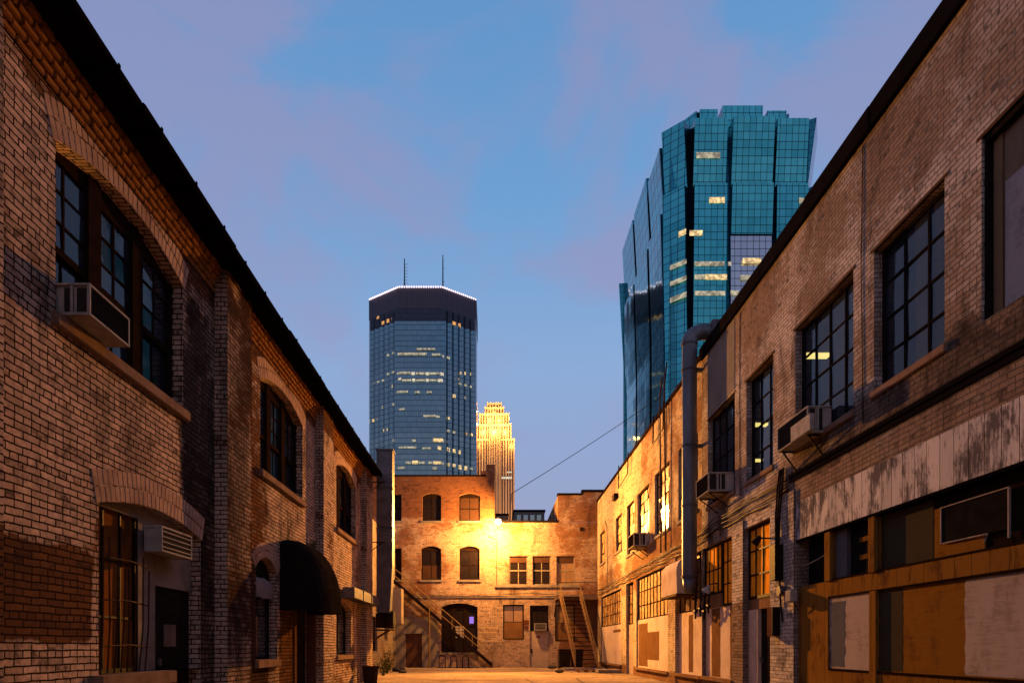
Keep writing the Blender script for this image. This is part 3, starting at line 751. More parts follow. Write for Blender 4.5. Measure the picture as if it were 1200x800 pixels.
mb = MB(); mb.box(-9.6,-.26,43.6,57.6,11.5,11.6); mb.build('roof', 'roofing', bt)
mb = MB(); mb.box(-10,-.45,YB-.03,43.62,12.1,12.2); mb.build('coping', 'coping', bt)
mb = MB(); mb.box(-.42,.10,YB-.01,44.0,12.1,12.85); mb.box(-.75,-.42,YB,43.9,12.1,12.45); mb.build('chimney', 'brick_back', bt)
mb = MB(); mb.box(-9.6,.0,44.4,44.5,0,11.4); mb.build('interior_partition', 'interior', bt)
for i in range(6):
    h = hb[i]; tz = h['z0']+(h['z1']-h['z0'])*.5
    pn = 'pane_back'
    w = window(bt, Bk, h, 2, 2, 'frame_brown', pn, d=.13, fw=.07, bw=.05, rowz=[h['z0'], tz, h['z1']], thick_rows=(1,))
    if i in (1,3): mb = MB(); mb.fb(Bk, h['u0']+.08, h['u1']-.08, (h['z0'] if i == 1 else h['z0'])+.08, h['z1']+(.12 if i == 1 else -1.0), .148, .155); mb.build('blind', 'blind', w)
    if i not in (2,5): arch_ring(bt, Bk, h, 1, .22, .09, mat='brick_back')
    sill(bt, Bk, h, .14, .07, .1, 'concrete')
# triple arched opening
h = hb[6]; w = window(bt, Bk, h, 3, 1, 'frame_brown', 'pane_back', d=.13, fw=.09, thick_cols=(1,2), tw=.2, rowz=[h['z0'], h['z0']+.9, h['z0']+1.75, h['z1']], thick_rows=(2,))
arch_ring(bt, Bk, h, 1, .22, .09, mat='brick_back'); sill(bt, Bk, h, .14, .07, .1, 'concrete')
mb = MB(); mb.fb(Bk, X(550), X(555), Z(730), Z(722), .14, .15); mb.build('neon_sign', 'neon', w)
mb = MB()
for a in range(3):
    for b in range(4):
        mb.fb(Bk, X(533.8)+a*.24, X(533.8)+a*.24+.20, Z(747)+b*.22, Z(747)+b*.22+.18, .14, .15)
mb.build('poster', 'poster', w)
mb = MB(); mb.fb(Bk, hb[7]['u0'], hb[7]['u1'], .02, hb[7]['z1'], .1, .15); d_ = mb.build('door', 'door_brown', bt)
mb = MB(); mb.fb(Bk, hb[7]['u0']+.12, hb[7]['u0']+.2, 1.0, 1.12, .03, .1); mb.build('handle', 'galv_dark', d_)
mb = MB(); mb.fb(Bk, hb[7]['u0']-.25, hb[7]['u1']+.25, hb[7]['z1'], hb[7]['z1']+.35, -.06, .01); mb.build('lintel', 'concrete', bt, bevel=.01)
mb = MB(); mb.fb(Bk, -10, .08, 4.42, 4.54, -.06, .01); mb.build('belt_course', 'concrete', bt, bevel=.01)
mb = MB(); mb.fb(Bk, X(459), X(514), .0, 3.2, -.03, .01)
# openings are left for the door: build as three slabs instead
mb = MB(); u0, u1 = hb[7]['u0'], hb[7]['u1']
mb.fb(Bk, -6.3, u0, 0, 3.2, -.03, .01); mb.fb(Bk, u1, -3.5, 0, 3.2, -.03, .01); mb.fb(Bk, u0, u1, hb[7]['z1']+.36, 3.2, -.03, .01)
mb.build('plaster_patch', 'concrete', bt)

bo = thing('brick_building', 'lower brick building facing the alley end, right of the street lamp, with raised right parapet', 'building', (4, 46, 0))
ho = [H(X(596.5),X(618.6),Z(685),Z(651)), H(X(624),X(645.6),Z(685),Z(651)), H(X(652),X(673.5),Z(685),Z(651)),
      H(X(589.5),X(614),Z(749),Z(708)), H(X(621),X(643),0,Z(709)), H(X(650.5),X(674),Z(751),Z(708))]
wall_mesh(Bk, .095, 3.8, -.2, 9.18, [h for h in ho if h['u1'] < 3.79], depth=.2).build('wall', 'brick_back', bo)
bo2 = [h for h in ho if h['u0'] > 3.8]
wall_mesh(Bk, 3.805, 8.5, -.2, 9.18, bo2, depth=.2).build('wall', 'brick_back', bo)
wall_mesh(Bk, 4.1, 8.5, 9.185, 10.9, []).build('parapet', 'brick_back', bo)
mb = MB(); mb.box(4.1,4.4,43.6,55,9.18,10.9); mb.box(.1,.4,43.6,55,-.2,9.18); mb.box(8.2,8.5,43.6,55,-.2,10.9); mb.box(.4,8.2,54.7,55,-.2,9.1); mb.build('side_wall', 'brick_back', bo)
mb = MB(); mb.box(.4,8.2,43.6,54.7,8.7,8.8); mb.build('roof', 'roofing', bo)
mb = MB(); mb.box(.10,4.08,YB-.05,43.65,9.18,9.32); mb.box(4.06,5.6,YB-.05,43.65,10.9,11.04); mb.box(5.6,8.55,YB-.05,43.65,11.1,11.26); mb.build('coping', 'coping', bo)
mb = MB(); mb.box(5.6,8.5,YB,43.6,10.905,11.1); mb.build('parapet', 'brick_back', bo)
mb = MB(); mb.box(.4,8.2,44.4,44.5,0,8.6); mb.build('interior_partition', 'interior', bo)
mb = MB(); mb.fb(Bk, .1, 5.5, ho[0]['z0']-.16, ho[0]['z0'], -.08, .02); mb.build('window_sill', 'concrete', bo, bevel=.01)
mb = MB(); mb.fb(Bk, .1, 8.4, 4.42, 4.54, -.06, .01); mb.build('belt_course', 'concrete', bo, bevel=.01)
for i in (0,1,2):
    h = ho[i]; w = window(bo, Bk, h, 2, 2, 'frame_pale', 'pane_back' if i < 2 else 'pane_frost_dark', d=.11, fw=.07, bw=.05, thick_rows=(1,))
    mb = MB(); mb.fb(Bk, h['u0']+.08, h['u1']-.08, h['z1']-.42, h['z1']-.05, .10, .108); mb.build('blind', 'blind', w)
mb = MB(); h = ho[3]; w = window(bo, Bk, h, 2, 2, 'frame_brown', 'pane_frost_dark', d=.11, fw=.09, bw=.04, thick_rows=(1,))
mb = MB(); mb.fb(Bk, h['u0']+.08, h['u1']-.08, h['z0']+.08, h['z0']+1.1, .1, .11); mb.build('board', 'paint_brown', w)
h = H(X(621),X(643),Z(739),Z(709)); w = window(bo, Bk, h, 3, 1, 'frame_brown', 'pane_back', d=.11, fw=.05)
mb = MB(); mb.fb(Bk, X(621)+.01, X(643)-.01, .02, Z(739)-.01, .1, .15); d_ = mb.build('door', 'door_pale', bo)
mb = MB(); mb.fb(Bk, X(621)+.06, X(621)+.16, .95, 1.2, .05, .1); mb.build('handle', 'black_iron', d_)
mb = MB(); mb.fb(Bk, X(629), X(633), Z(747), Z(744.5), .09, .1); mb.build('plate', 'ink', d_)
h = ho[5]; w = window(bo, Bk, h, 1, 2, 'frame_brown', 'pane_frost_dark', d=.11, fw=.08, bw=.05)
mb = MB(); mb.fb(Bk, h['u0']+.08, h['u1']-.08, h['z0']+.08, h['z0']+1.15, .1, .11); mb.build('board', 'paint_brown', w)
mb = MB(); mb.fb(Bk, X(679.5), X(684), Z(622), Z(617.5), -.03, .02); mb.build('vent', 'black_iron', bo)
ac = ac_unit(Bk, X(626), X(640), Z(739)+.02, Z(730), .22, 'small air conditioner over the pale door at the end of the alley', slats='h', bracket=False, vent_side=False)
mb = MB(); mb.fb(Bk, X(613.5), X(619.5), Z(731), Z(726), -.03, -.005); mb.fb(Bk, X(614), X(619), Z(736.5), Z(733), -.03, -.005)
tag(mb.build('door_sign', 'ink', None), 'small dark red sign plates beside the pale door', 'sign')

def text_mesh(txt, size, loc, rot, mat, parent, name='lettering', extr=.002, align='CENTER'):
    cu = bpy.data.curves.new(name, 'FONT'); cu.body = txt; cu.size = size; cu.extrude = extr; cu.align_x = align; cu.resolution_u = 2
    tmp = bpy.data.objects.new('tmp', cu); COL.objects.link(tmp); bpy.context.view_layer.update()
    me = bpy.data.meshes.new_from_object(tmp); bpy.data.objects.remove(tmp)
    me.materials.clear(); me.materials.append(M[mat]); o = bpy.data.objects.new(name, me); COL.objects.link(o)
    if not me.uv_layers: me.uv_layers.new(name='UVMap')
    reg(o, loc, parent); o.rotation_euler = rot
    return o
sg = thing('painted_sign', 'faded parking notice painted on a pale panel right of the arched opening', 'sign', (X(572), YB-.02, Z(753)))
mb = MB(); mb.fb(Bk, X(560.5), X(584), Z(752), Z(733.5), -.012, -.002); mb.build('panel', 'sign_ground', sg)
RX = (math.pi/2, 0, 0)
text_mesh('No Parking', .30, (X(572.3), YB-.016, Z(739.3)), RX, 'ink', sg)
for i, s in enumerate(('Unauthorized Vehicles Will Be', 'Towed Away At', "Vehicle Owner's", 'Expense')):
    text_mesh(s, .105 if i == 0 else .13, (X(572.3), YB-.016, Z(742.6+i*2.1)), RX, 'ink', sg)
# cables & conduit on the back wall
cable([(X(572),YB-.05,Z(628)), (X(582),YB-.05,Z(632)), (X(582),YB-.05,Z(690))], .02, 'thin conduit running down from the street lamp', 'rust_iron', name='conduit', cat='pipe')
cable([(-6,YB-.1,4.7),(-2,YB-.1,4.62),(2,YB-.1,4.72),(6.4,YB-.1,4.62)], .018, 'dark cable strung along the end wall above the doors', sag=.06)

# street lamp (sodium floodlight) on the end wall
lp = thing('street_lamp', 'blazing orange street lamp on an arm at the top of the end wall', 'lamp', (.3, YB, 9.0))
LX, LY, LZ = .3, 41.5, 8.92
mb = MB(); mb.tube([(.3,YB+.05,8.7),(.3,42.6,9.1),(.3,41.7,9.14)], .035, 8); mb.box(.2,.4,YB-.03,YB+.02,8.45,8.85); mb.build('arm', 'galv_dark', lp)
mb = MB(); mb.box(LX-.18,LX+.18,LY-.05,LY+.35,LZ+.12,LZ+.30); mb.build('housing', 'galv_dark', lp, bevel=.04)
bm = bmesh.new(); bmesh.ops.create_uvsphere(bm, u_segments=20, v_segments=12, radius=.16)
mb = MB()
for f in bm.faces: mb.quad(*[Vector((v.co.x, v.co.y, v.co.z*.9))+Vector((LX, LY+.02, LZ)) for v in f.verts])
bm.free(); mb.build('lens', 'sodium', lp, smooth=True)
SOD = (1.0, .41, .075)
def light(kind, name, loc, energy, color=SOD, parent=None, **kw):
    l = bpy.data.lights.new(name, kind); l.energy = energy; l.color = color
    for k, v in kw.items(): setattr(l, k, v)
    o = bpy.data.objects.new(name, l); COL.objects.link(o); reg(o, loc, parent); return o
light('POINT', 'lamp_glow', (LX, LY-.05, LZ-.35), 6900, parent=lp, shadow_soft_size=.12)
def aim(o, frm, to): o.rotation_euler = (Vector(to)-Vector(frm)).to_track_quat('-Z','Y').to_euler()
s1 = light('SPOT', 'lamp_beam', (LX, LY-.3, LZ-.1), 84000, parent=lp, shadow_soft_size=.12, spot_size=R(118), spot_blend=1.0)
aim(s1, (LX, LY-.3, LZ-.1), (0.4, 4, 4.2))

# bike rack
bk = thing('bike_rack', 'row of three black inverted U bike racks under the arched opening', 'bike rack', (-2.4, 42.2, 0))
for k in range(3):
    x0 = -3.35 + k*.72; mb = MB(); P = [(x0,42.3,0),(x0,42.3,.62)] + [(x0+.19-.19*math.cos(math.pi*q/8),42.3,.62+.17*math.sin(math.pi*q/8)) for q in range(1,8)] + [(x0+.38,42.3,.62),(x0+.38,42.3,0)]
    mb.tube(P, .028, 8); mb.build('hoop', 'black_iron', bk, smooth=True)
mb = MB(); mb.box(-3.5,-1.4,42.27,42.33,.02,.06); mb.build('rail', 'black_iron', bk)
# left stair: along the wall, top left
def stair(name, label, A, B, width_vec, nstep, mat_s, mat_r, rail_h=.95, both=True, mat_t=None):
    """A bottom, B top (Vectors, centre of one stringer), width_vec to the other stringer"""
    t = thing(name, label, 'staircase', A)
    A, B, W = Vector(A), Vector(B), Vector(width_vec)
    d = (B-A)
    for k, off in enumerate((Vector((0,0,0)), W)):
        a, b = A+off, B+off; n = W.normalized()*.03; z = Vector((0,0,.24))
        mb = MB(); mb.hexa([a-n, a+n, b+n, b-n, a-n+z, a+n+z, b+n+z, b-n+z]); mb.build('stringer', mat_s, t)
        if both or k == 0:
            mb = MB(); up = Vector((0,0,rail_h)); up2 = Vector((0,0,rail_h*.55))
            mb.tube([a, a+up, b+up, b], .024, 6); mb.tube([a+up2, b+up2], .018, 6)
            for q in range(1, 5):
                p = a + d*q/5; mb.tube([p, p+up], .016, 5)
            mb.build('handrail', mat_r, t)
    for k in range(nstep):
        c = A + d*(k+.5)/nstep + Vector((0,0,.13)); run = Vector((d.x,d.y,0)).normalized()*.07
        mb = MB(); z = Vector((0,0,.045)); w = W*.98
        mb.hexa([c-run+W*.01, c+run+W*.01, c+run+w, c-run+w, c-run+W*.01+z, c+run+W*.01+z, c+run+w+z, c-run+w+z]); mb.build('tread', mat_t or mat_s, t)
    return t
st = stair('fire_stair', 'black iron stair slanting down from the left across the arched opening', (X(577),42.1,.05), (X(461),42.1,Z(682)), (0,.85,0), 20, 'black_iron', 'yellow_metal')
mb = MB(); mb.tube([(X(505),42.1,0),(X(505),42.1,Z(712))], .05, 8); mb.build('post', 'yellow_metal', st)
mb = MB(); mb.box(-7.2,X(461),42.0,43.1,Z(682)-.02,Z(682)+.05); mb.build('landing', 'black_iron', st)
# right stair: climbing toward the wall
st = stair('fire_stair', 'steep timber railed stair climbing to the upper door at the right end of the alley', (4.62,38.3,.1), (4.12,42.2,4.35), (1.22,0,0), 17, 'wood', 'yellow_metal', rail_h=.9, mat_t='black_iron')
mb = MB(); mb.box(3.9,6.44,42.15,43.18,4.25,4.36); mb.build('landing', 'wood', st)
mb = MB(); mb.tube([(3.95,42.2,4.36),(3.95,42.2,5.3),(6.4,42.2,5.3)], .022, 6)
mb.build('landing_rail', 'black_iron', st)
mb = MB(); mb.tube([(3.95,42.2,4.3),(3.85,43.1,3.2)], .035, 6); mb.tube([(3.95,43.1,4.3),(3.95,43.1,3.0)], .03, 6); mb.build('brace', 'black_iron', st)
# wheeled bins
for i, (x, y, lb) in enumerate(((4.22,40.4,'dark brown wheeled bin standing left of the steep stair'),(5.0,40.9,'dark brown wheeled bin standing under the steep stair'))):
    t = thing('wheeled_bin', lb, 'bin', (x, y, 0), 'bins under the stair')
    w, dd, hh = .36, .36, 1.12
    mb = MB(); mb.hexa([(x-w*.8,y-dd*.8,.08),(x+w*.8,y-dd*.8,.08),(x+w*.8,y+dd*.8,.08),(x-w*.8,y+dd*.8,.08),(x-w,y-dd,hh),(x+w,y-dd,hh),(x+w,y+dd,hh),(x-w,y+dd,hh)]); mb.build('body', 'bin', t, bevel=.02)
    mb = MB(); mb.box(x-w-.04,x+w+.04,y-dd-.05,y+dd+.04,hh+.004,hh+.07); mb.build('lid', 'bin', t, bevel=.02)
    for s in (-1,1):
        mb = MB(); mb.tube([(x+s*.3-.03,y+.28,.11),(x+s*.3+.03,y+.28,.11)], .11, 12); mb.build('wheel', 'black_iron', t)
mb = MB(); mb.box(3.78,3.86,40.0,40.1,0,1.2); tag(mb.build('bollard', 'yellow_metal', None, bevel=.01), 'short yellow post beside the brown bins', 'post')
mb = MB()
for k in range(5): mb.box(4.35, 5.35, 35.35+k*.17, 35.49+k*.17, .14, .17)
for k in range(3): mb.box(4.36+k*.45, 4.46+k*.45, 35.36, 36.1, .02, .139)
tag(mb.build('pallet', 'wood', None), 'low dark timber pallet at the foot of the steep stair', 'pallet')
mb = MB(); mb.box(5.2,6.35,33.8,35.0,.03,.20); tag(mb.build('concrete_slab', 'concrete', None, bevel=.02), 'pale concrete slab lying by the right wall near the stair', 'slab')
mb = MB(); mb.box(4.0,6.3,37.9,39.6,.01,.14); tag(mb.build('stair_pad', 'concrete', None, bevel=.02), 'concrete pad under the steep stair', 'slab')
for (x,y,s,lb) in ((3.35,34.6,.18,'dark lump of rubble lying on the pavement before the bins'),(3.6,41.8,.22,'pale rubble block against the end wall left of the bins'),(5.9,39.9,.2,'broken stone at the right side of the steep stair')):
    rock(x,y,.1,s,lb)
# scattered grit
mb = MB()
for k in range(1200):
    x = rnd(-4.6,6.3); y = rnd(24,43); s = rnd(.008,.035); edge = (abs(x) < 3.8)
    if edge and random.random() < .7: continue
    z = max(.006, gz(x,y)); q = [(x+rnd(-s,s), y+rnd(-s,s), z+rnd(0,s)) for _ in range(4)]
    mb.quad(q[0],q[1],q[2]); mb.quad(q[0],q[2],q[3]); mb.quad(q[1],q[2],q[3])
tag(mb.build('gravel', 'rubble', None), 'loose grit scattered over the alley pavement', 'gravel', kind='stuff')

# ================================================================== RIGHT NEAR BUILDING
Rr = FR(XR)
YS = 21.2     # seam between near and far building
br = thing('brick_building', 'weathered brick industrial building with boarded storefront along the right side', 'building', (11, 10, 0))
hr = [H(6.9,9.06,5.64,8.08,0,.26), H(9.8,11.62,5.68,8.06,0,.2), H(12.28,14.64,5.6,8.12,0,.2), H(15.8,17.48,5.55,8.12,0,.2), H(18.3,20.6,5.55,8.15,0,.2),
      H(15.85,17.6,0,4.37,0,.25), H(18.4,21.18,.44,4.35,0,.18), H(.5,14.6,-.2,4.42,0,.3), H(3.6,6.1,5.64,8.08,0,.2), H(.2,2.6,5.64,8.08,0,.2)]
wall_mesh(Rr, -10, YS, -.2, 10.2, hr).build('wall', 'brick_right', br)
mb = MB(); mb.box(6.88,20,-10,-9.7,-.2,10.2); mb.box(19.7,20,-9.7,YS,-.2,10.2); mb.build('side_wall', 'brick_right', br)
mb = MB(); mb.box(6.88,19.7,-9.7,42.6,9.6,9.7); mb.build('roof', 'roofing', br)
for k in range(13):
    a = -10+k*2.4; b = a+2.39; dz = rnd(-.015,.012); dx = rnd(-.012,.01)
    mb = MB(); mb.box(XR-.06,XR+.45,a,b,10.203,10.52+dz); mb.box(XR-.10+dx,XR-.06,a,b,10.16+dz,10.54+dz); mb.build('coping', 'coping', br, bevel=.01)
mb = MB(); mb.box(7,19.6,-9.6,YS,4.9,5.0); mb.box(7,19.6,-9.6,42,9.0,9.05); mb.box(13,13.1,-9.6,42,5.0,9.0); mb.build('interior_partition', 'room', br)
# boarded window 1
h = hr[0]; mb = MB(); mb.fb(Rr, h['u0'], h['u1'], h['z0'], h['z1'], .14, .2); wn = mb.build('window', 'ply_raw', br)
mb = MB(); mb.fb(Rr, h['u1']-.05, h['u1']+.003, h['z0'], h['z1']+.003, .04, .139); mb.fb(Rr, h['u0'], h['u1']-.05, h['z1']-.08, h['z1']+.003, .03, .139); mb.build('frame', 'frame_dark', wn)
mb = MB(); mb.fb(Rr, h['u1']-.22, h['u1']-.06, h['z0']+.004, h['z1']-.08, .118, .138); mb.build('batten', 'wood', wn)
mb = MB(); mb.fb(Rr, h['u0'], h['u1']-.26, h['z0']+.03, h['z1']-.75, .12, .138); mb.build('board', 'ply_grey', wn)
fk = dict(frame='frame_dark', pane='pane_see', d=.14, fw=.055, bw=.035, tilt=.006)
window(br, Rr, hr[1], 3, 4, **fk); window(br, Rr, hr[2], 4, 4, **fk); window(br, Rr, hr[3], 3, 4, **fk); window(br, Rr, hr[4], 4, 4, **fk)
window(br, Rr, hr[8], 4, 4, **fk); window(br, Rr, hr[9], 4, 4, **fk)
for i in (1,2,3,4): sill(br, Rr, hr[i], .12, .05, .06, 'sill')
for i in (1,2,3,4,0):
    h = hr[i]; mb = MB(); mb.fb(Rr, h['u0']-.08, h['u1']+.08, h['z1'], h['z1']+.05, -.012, .03); mb.build('lintel', 'rust_iron', br)
# stucco patch above the window by the pipe
mb = MB(); mb.fb(Rr, 18.3, 20.6, 8.25, 10.15, -.012, .01); mb.build('stucco_patch', 'stucco', br)
# ledge and cables
mb = MB(); mb.fb(Rr, -9.9, 14.9, 5.0, 5.08, -.055, .01); mb.fb(Rr, -9.9, 14.9, 4.90, 4.995, -.025, .01); mb.build('ledge', 'coping', br, bevel=.006)
# garage glazing G3 and its painted panel
gk = dict(frame='black_iron', d=.08, fw=.06, bw=.035)
h = H(18.4,19.55,2.5,4.35); window(br, Rr, h, 3, 3, pane='pane_amber', **gk)
h = H(19.6,21.18,2.9,4.35); window(br, Rr, h, 4, 2, pane='pane_amber', **gk)
mb = MB(); mb.fb(Rr, 19.6, 21.18, 2.5, 2.9, .1, .16); mb.build('transom_panel', 'wood', br)
def striped_panel(b, u0, u1, z0, z1, stripes, d=.12):
    mb = MB(); mb.fb(Rr, u0, u1, z0, z1, d, d+.05); p = mb.build('panel', 'pale_render', b)
    for (a, c, za, zb, mat) in stripes:
        n = 10; mb = MB(); zs = [za+(zb-za)*k/n for k in range(n+1)]
        ja = [rnd(-.025,.025) for _ in zs]; jc = [rnd(-.025,.025) for _ in zs]
        for k in range(n):
            mb.hexa([Rr(a+ja[k],zs[k],d-.004), Rr(c+jc[k],zs[k],d-.004), Rr(c+jc[k],zs[k],d), Rr(a+ja[k],zs[k],d), Rr(a+ja[k+1],zs[k+1],d-.004), Rr(c+jc[k+1],zs[k+1],d-.004), Rr(c+jc[k+1],zs[k+1],d), Rr(a+ja[k+1],zs[k+1],d)])
        mb.build('painted_stripe', mat, p)
    return p
striped_panel(br, 18.4, 21.18, .44, 2.5, ((18.44,19.0,.46,2.48,'paint_brown'),(19.85,20.6,.46,2.48,'paint_brown')))
mb = MB(); mb.fb(Rr, 18.35, 21.15, .34, .445, -.1, .1); mb.build('ledge', 'wood', br, bevel=.01)
mb = MB(); mb.fb(Rr, 17.6, 18.4, -.2, 4.6, -.05, .01); mb.build('pilaster', 'brick_right', br)
mb = MB(); mb.fb(Rr, 14.62, 15.85, -.2, 4.7, -.05, .01); mb.build('pilaster', 'brick_right', br)
# door 1010
h = H(15.85,17.6,2.55,4.37); window(br, Rr, h, 4, 3, pane='pane_amber', frame='black_iron', d=.10, fw=.07, bw=.04)
mb = MB(); mb.fb(Rr, 15.85, 17.6, 2.28, 2.55, .12, .2); mb.build('lintel', 'wood', br)
mb = MB(); mb.fb(Rr, 17.0, 17.6, 0, 2.28, .10, .22); mb.build('door_jamb', 'pale_render', br)
mb = MB(); mb.fb(Rr, 15.86, 17.0, .02, 2.27, .20, .25); dr = mb.build('door', 'door_dark', br); dr['label'] = 'black door numbered 1010'
text_mesh('1010', .26, (XR+.193, 16.3, 1.84), (math.pi/2, 0, -math.pi/2), 'number_paint', dr, name='number')
mb = MB(); mb.fb(Rr, 16.85, 16.93, .95, 1.1, .14, .2); mb.build('handle', 'galv_dark', dr)
# storefront
Pl = []
sf = MB(); sf.fb(Rr, .5, 14.6, 3.62, 4.42, .0, .05); sf.build('plank_band', 'planks', br)
mb = MB(); mb.fb(Rr, .5, 14.6, 3.57, 3.615, -.008, .08); mb.build('drip_trim', 'soffit', br)
mb = MB(); mb.fb(Rr, .5, 14.6, 2.32, 2.62, .05, .12)
mb.fb(Rr, 13.32, 14.6, .0, 2.32, .05, .12); mb.fb(Rr, .5, 13.32, -.1, .91, .05, .12)
mb.fb(Rr, 11.62, 11.72, .91, 2.32, .05, .12)
mb.build('siding', 'orange_boards', br)
mb = MB(); mb.fb(Rr, .5, 13.3, 2.62, 2.65, .04, .12); mb.fb(Rr, .5, 13.3, 2.295, 2.32, .04, .1); mb.fb(Rr, .5, 13.3, .89, .93, .04, .12); mb.build('rail_trim', 'frame_brown', br)
for (a, b_) in ((13.15,13.36),(11.62,11.80),(5.6,5.8)):
    mb = MB(); mb.fb(Rr, a, b_, 2.62, 3.57, .0, .14); mb.build('post', 'orange_boards', br)
mb = MB(); mb.fb(Rr, 11.6, 11.80, 0, 2.30, .015, .13); mb.build('post', 'orange_boards', br)
# upper openings of the storefront
mb = MB(); mb.fb(Rr, 13.36, 14.58, 2.62, 3.57, .26, .3); mb.build('opening_panel', 'interior', br)
mb = MB(); mb.tube([Rr(14.55,3.05,.12), Rr(13.9,3.12,.12), Rr(13.38,3.2,.12)], .012, 6); mb.build('loose_wire', 'trace', br)
mb = MB(); mb.fb(Rr, 11.8, 13.15, 2.62, 3.57, .20, .24); op = mb.build('opening_panel', 'interior', br)
mb = MB(); mb.fb(Rr, 12.75, 13.14, 2.66, 3.56, .12, .199); mb.build('side_board', 'ply_blue', op)
for z in (2.92, 3.24):
    mb = MB(); mb.fb(Rr, 12.0, 12.42, z, z+.085, .185, .199); mb.build('slot_panel', 'orange_boards', op)
mb = MB(); mb.fb(Rr, 5.8, 11.62, 2.66, 3.57, .17, .21); op = mb.build('opening_panel', 'frame_brown', br)
mb = MB(); mb.fb(Rr, 10.27, 11.6, 2.67, 3.56, .14, .169); mb.build('olive_board', 'ply_olive_and_shade', op)
mb = MB(); mb.fb(Rr, 9.2, 10.26, 2.67, 3.40, .145, .169); mb.build('orange_board', 'ply_orange', op)
sc = MB(); sc.fb(Rr, 8.75, 10.05, 2.86, 3.38, .125, .139); scr = sc.build('screen', 'interior', op)
mb = MB(); f = .014
mb.fb(Rr, 8.73, 10.07, 3.38, 3.38+f, .11, .139); mb.fb(Rr, 10.05, 10.05+f*1.4, 2.86, 3.38, .11, .139); mb.fb(Rr, 8.75-f*1.8, 8.75, 2.74, 3.38, .11, .139)
mb.tube([Rr(10.05,2.86,.12), Rr(9.1,2.85,.11), Rr(9.12,2.74,.08)], .010, 6)
mb.build('screen_frame', 'trace', scr)
# lower plywood panels
mb = MB(); mb.fb(Rr, 11.8, 13.3, .93, 2.295, .075, .11); p1 = mb.build('plywood_panel', 'ply_grey', br)
mb = MB(); n = 14
def ragged(u0, u1, z0, z1, d, mat, par, j=.04, nm='paint_and_shade_patch', top=False):
    mb = MB(); zs = [z0+(z1-z0)*k/n for k in range(n+1)]; ja = [rnd(-j,j) for _ in zs]; jb = [rnd(-j,j) for _ in zs]
    for k in range(n):
        mb.hexa([Rr(u0+ja[k],zs[k],d-.004), Rr(u1+jb[k],zs[k],d-.004), Rr(u1+jb[k],zs[k],d), Rr(u0+ja[k],zs[k],d), Rr(u0+ja[k+1],zs[k+1],d-.004), Rr(u1+jb[k+1],zs[k+1],d-.004), Rr(u1+jb[k+1],zs[k+1],d), Rr(u0+ja[k+1],zs[k+1],d)])
    return mb.build(nm, mat, par)
ragged(12.72, 13.25, .97, 2.2, .075, 'ply_blue', p1)
mb = MB(); mb.fb(Rr, .6, 11.6, .93, 2.295, .09, .12); p2 = mb.build('plywood_panel', 'ply_orange', br)
ragged(8.2, 9.5, .95, 2.28, .09, 'ply_grey', p2, .015)
ragged(10.95, 11.58, .95, 2.28, .09, 'ply_olive_and_shade', p2, .012)  # shadow cast by the post, painted as an olive strip
ragged(6.4, 7.8, .95, 2.28, .09, 'ply_grey', p2, .03)
# AC units of right building
t = ac_unit(Rr, 18.67, 19.8, 5.60, 6.12, .60, 'pale air conditioner right of the round pipe on the right building', slats='v')
t = ac_unit(Rr, 13.3, 14.72, 5.52, 6.04, .36, 'pale air conditioner with an extra white panel on angled brackets', slats='v')
mb = MB(); mb.fb(Rr, 12.95, 13.8, 5.46, 5.78, -.47, -.38); mb.build('drip_panel', 'ac_white', t, bevel=.01)
# fluorescent fixtures in the upper room
for (x, y, z, ln, lb) in ((8.2,16.9,8.5,1.1,'yellow strip light seen through the wide upper window of the right building'),
                      (8.6,21.7,8.35,1.0,'upper yellow strip light seen through the narrow upper window'),
                      (10.3,26.4,8.5,1.4,'lower yellow strip light seen through the narrow upper window'),
                      (9.5,31,8.5,1.2,'far yellow strip light deep inside the upper room of the right building')):
    mb = MB(); mb.box(x-.9,x+.1,y-.1,y+.1,z,z+.07)
    t = thing('strip_light', lb, 'ceiling light', (x, y, z), 'strip lights in the upper room'); mb.build('tube', 'tube', t)
    mb = MB(); mb.box(x-.95,x+.15,y-.14,y+.14,z+.075,z+.14); mb.build('batten', 'ac_white', t)
# wall clutter by the door pilaster
t = thing('electric_meter', 'tall black electric box with conduits on the pilaster right of door 1010', 'electric box', Rr(15.1,2.9,0))
mb = MB(); mb.fb(Rr, 15.12, 15.42, 2.82, 3.62, -.24, -.051); mb.build('box', 'black_iron', t, bevel=.01)
mb = MB()
for k, u in enumerate((15.2,15.28,15.36)): mb.tube([Rr(u,3.62,-.12), Rr(u+.03*k,4.3,-.1), Rr(u+.05*k-.1,4.95,-.08), Rr(u-.1+.02*k,5.3,-.06)], .022, 6)
mb.tube([Rr(15.2,2.82,-.1), Rr(15.18,2.3,-.09), Rr(15.1,1.9,-.08)], .02, 6)
mb.build('conduit', 'black_iron', t)
mb = MB(); mb.tube([Rr(15.05,2.58,-.052), Rr(15.05,2.58,-.20)], .11, 14); mb.build('meter_dial', 'galv_dark', t)
t = thing('junction_box', 'rusty brown hinged box low on the pilaster right of door 1010', 'electric box', Rr(15.4,1.55,0))
mb = MB(); mb.fb(Rr, 15.3, 15.62, 1.58, 2.24, -.22, -.051); mb.build('box', 'door_brown', t, bevel=.01)
mb = MB(); mb.fb(Rr, 15.28, 15.31, 1.6, 2.22, -.235, -.07); mb.build('door', 'black_iron', t)
t = thing('junction_box', 'small pale square box fixed at the left edge of the orange boards', 'electric box', Rr(14.6,2.25,0))
mb = MB(); mb.fb(Rr, 14.42, 14.70, 2.3, 2.55, -.2, -.05); mb.build('box', 'ac_white', t, bevel=.015)
mb = MB(); mb.tube([Rr(14.5,2.3,-.1), Rr(14.45,2.1,-.02)], .012, 5); mb.build('cable_tail', 'black_iron', t)
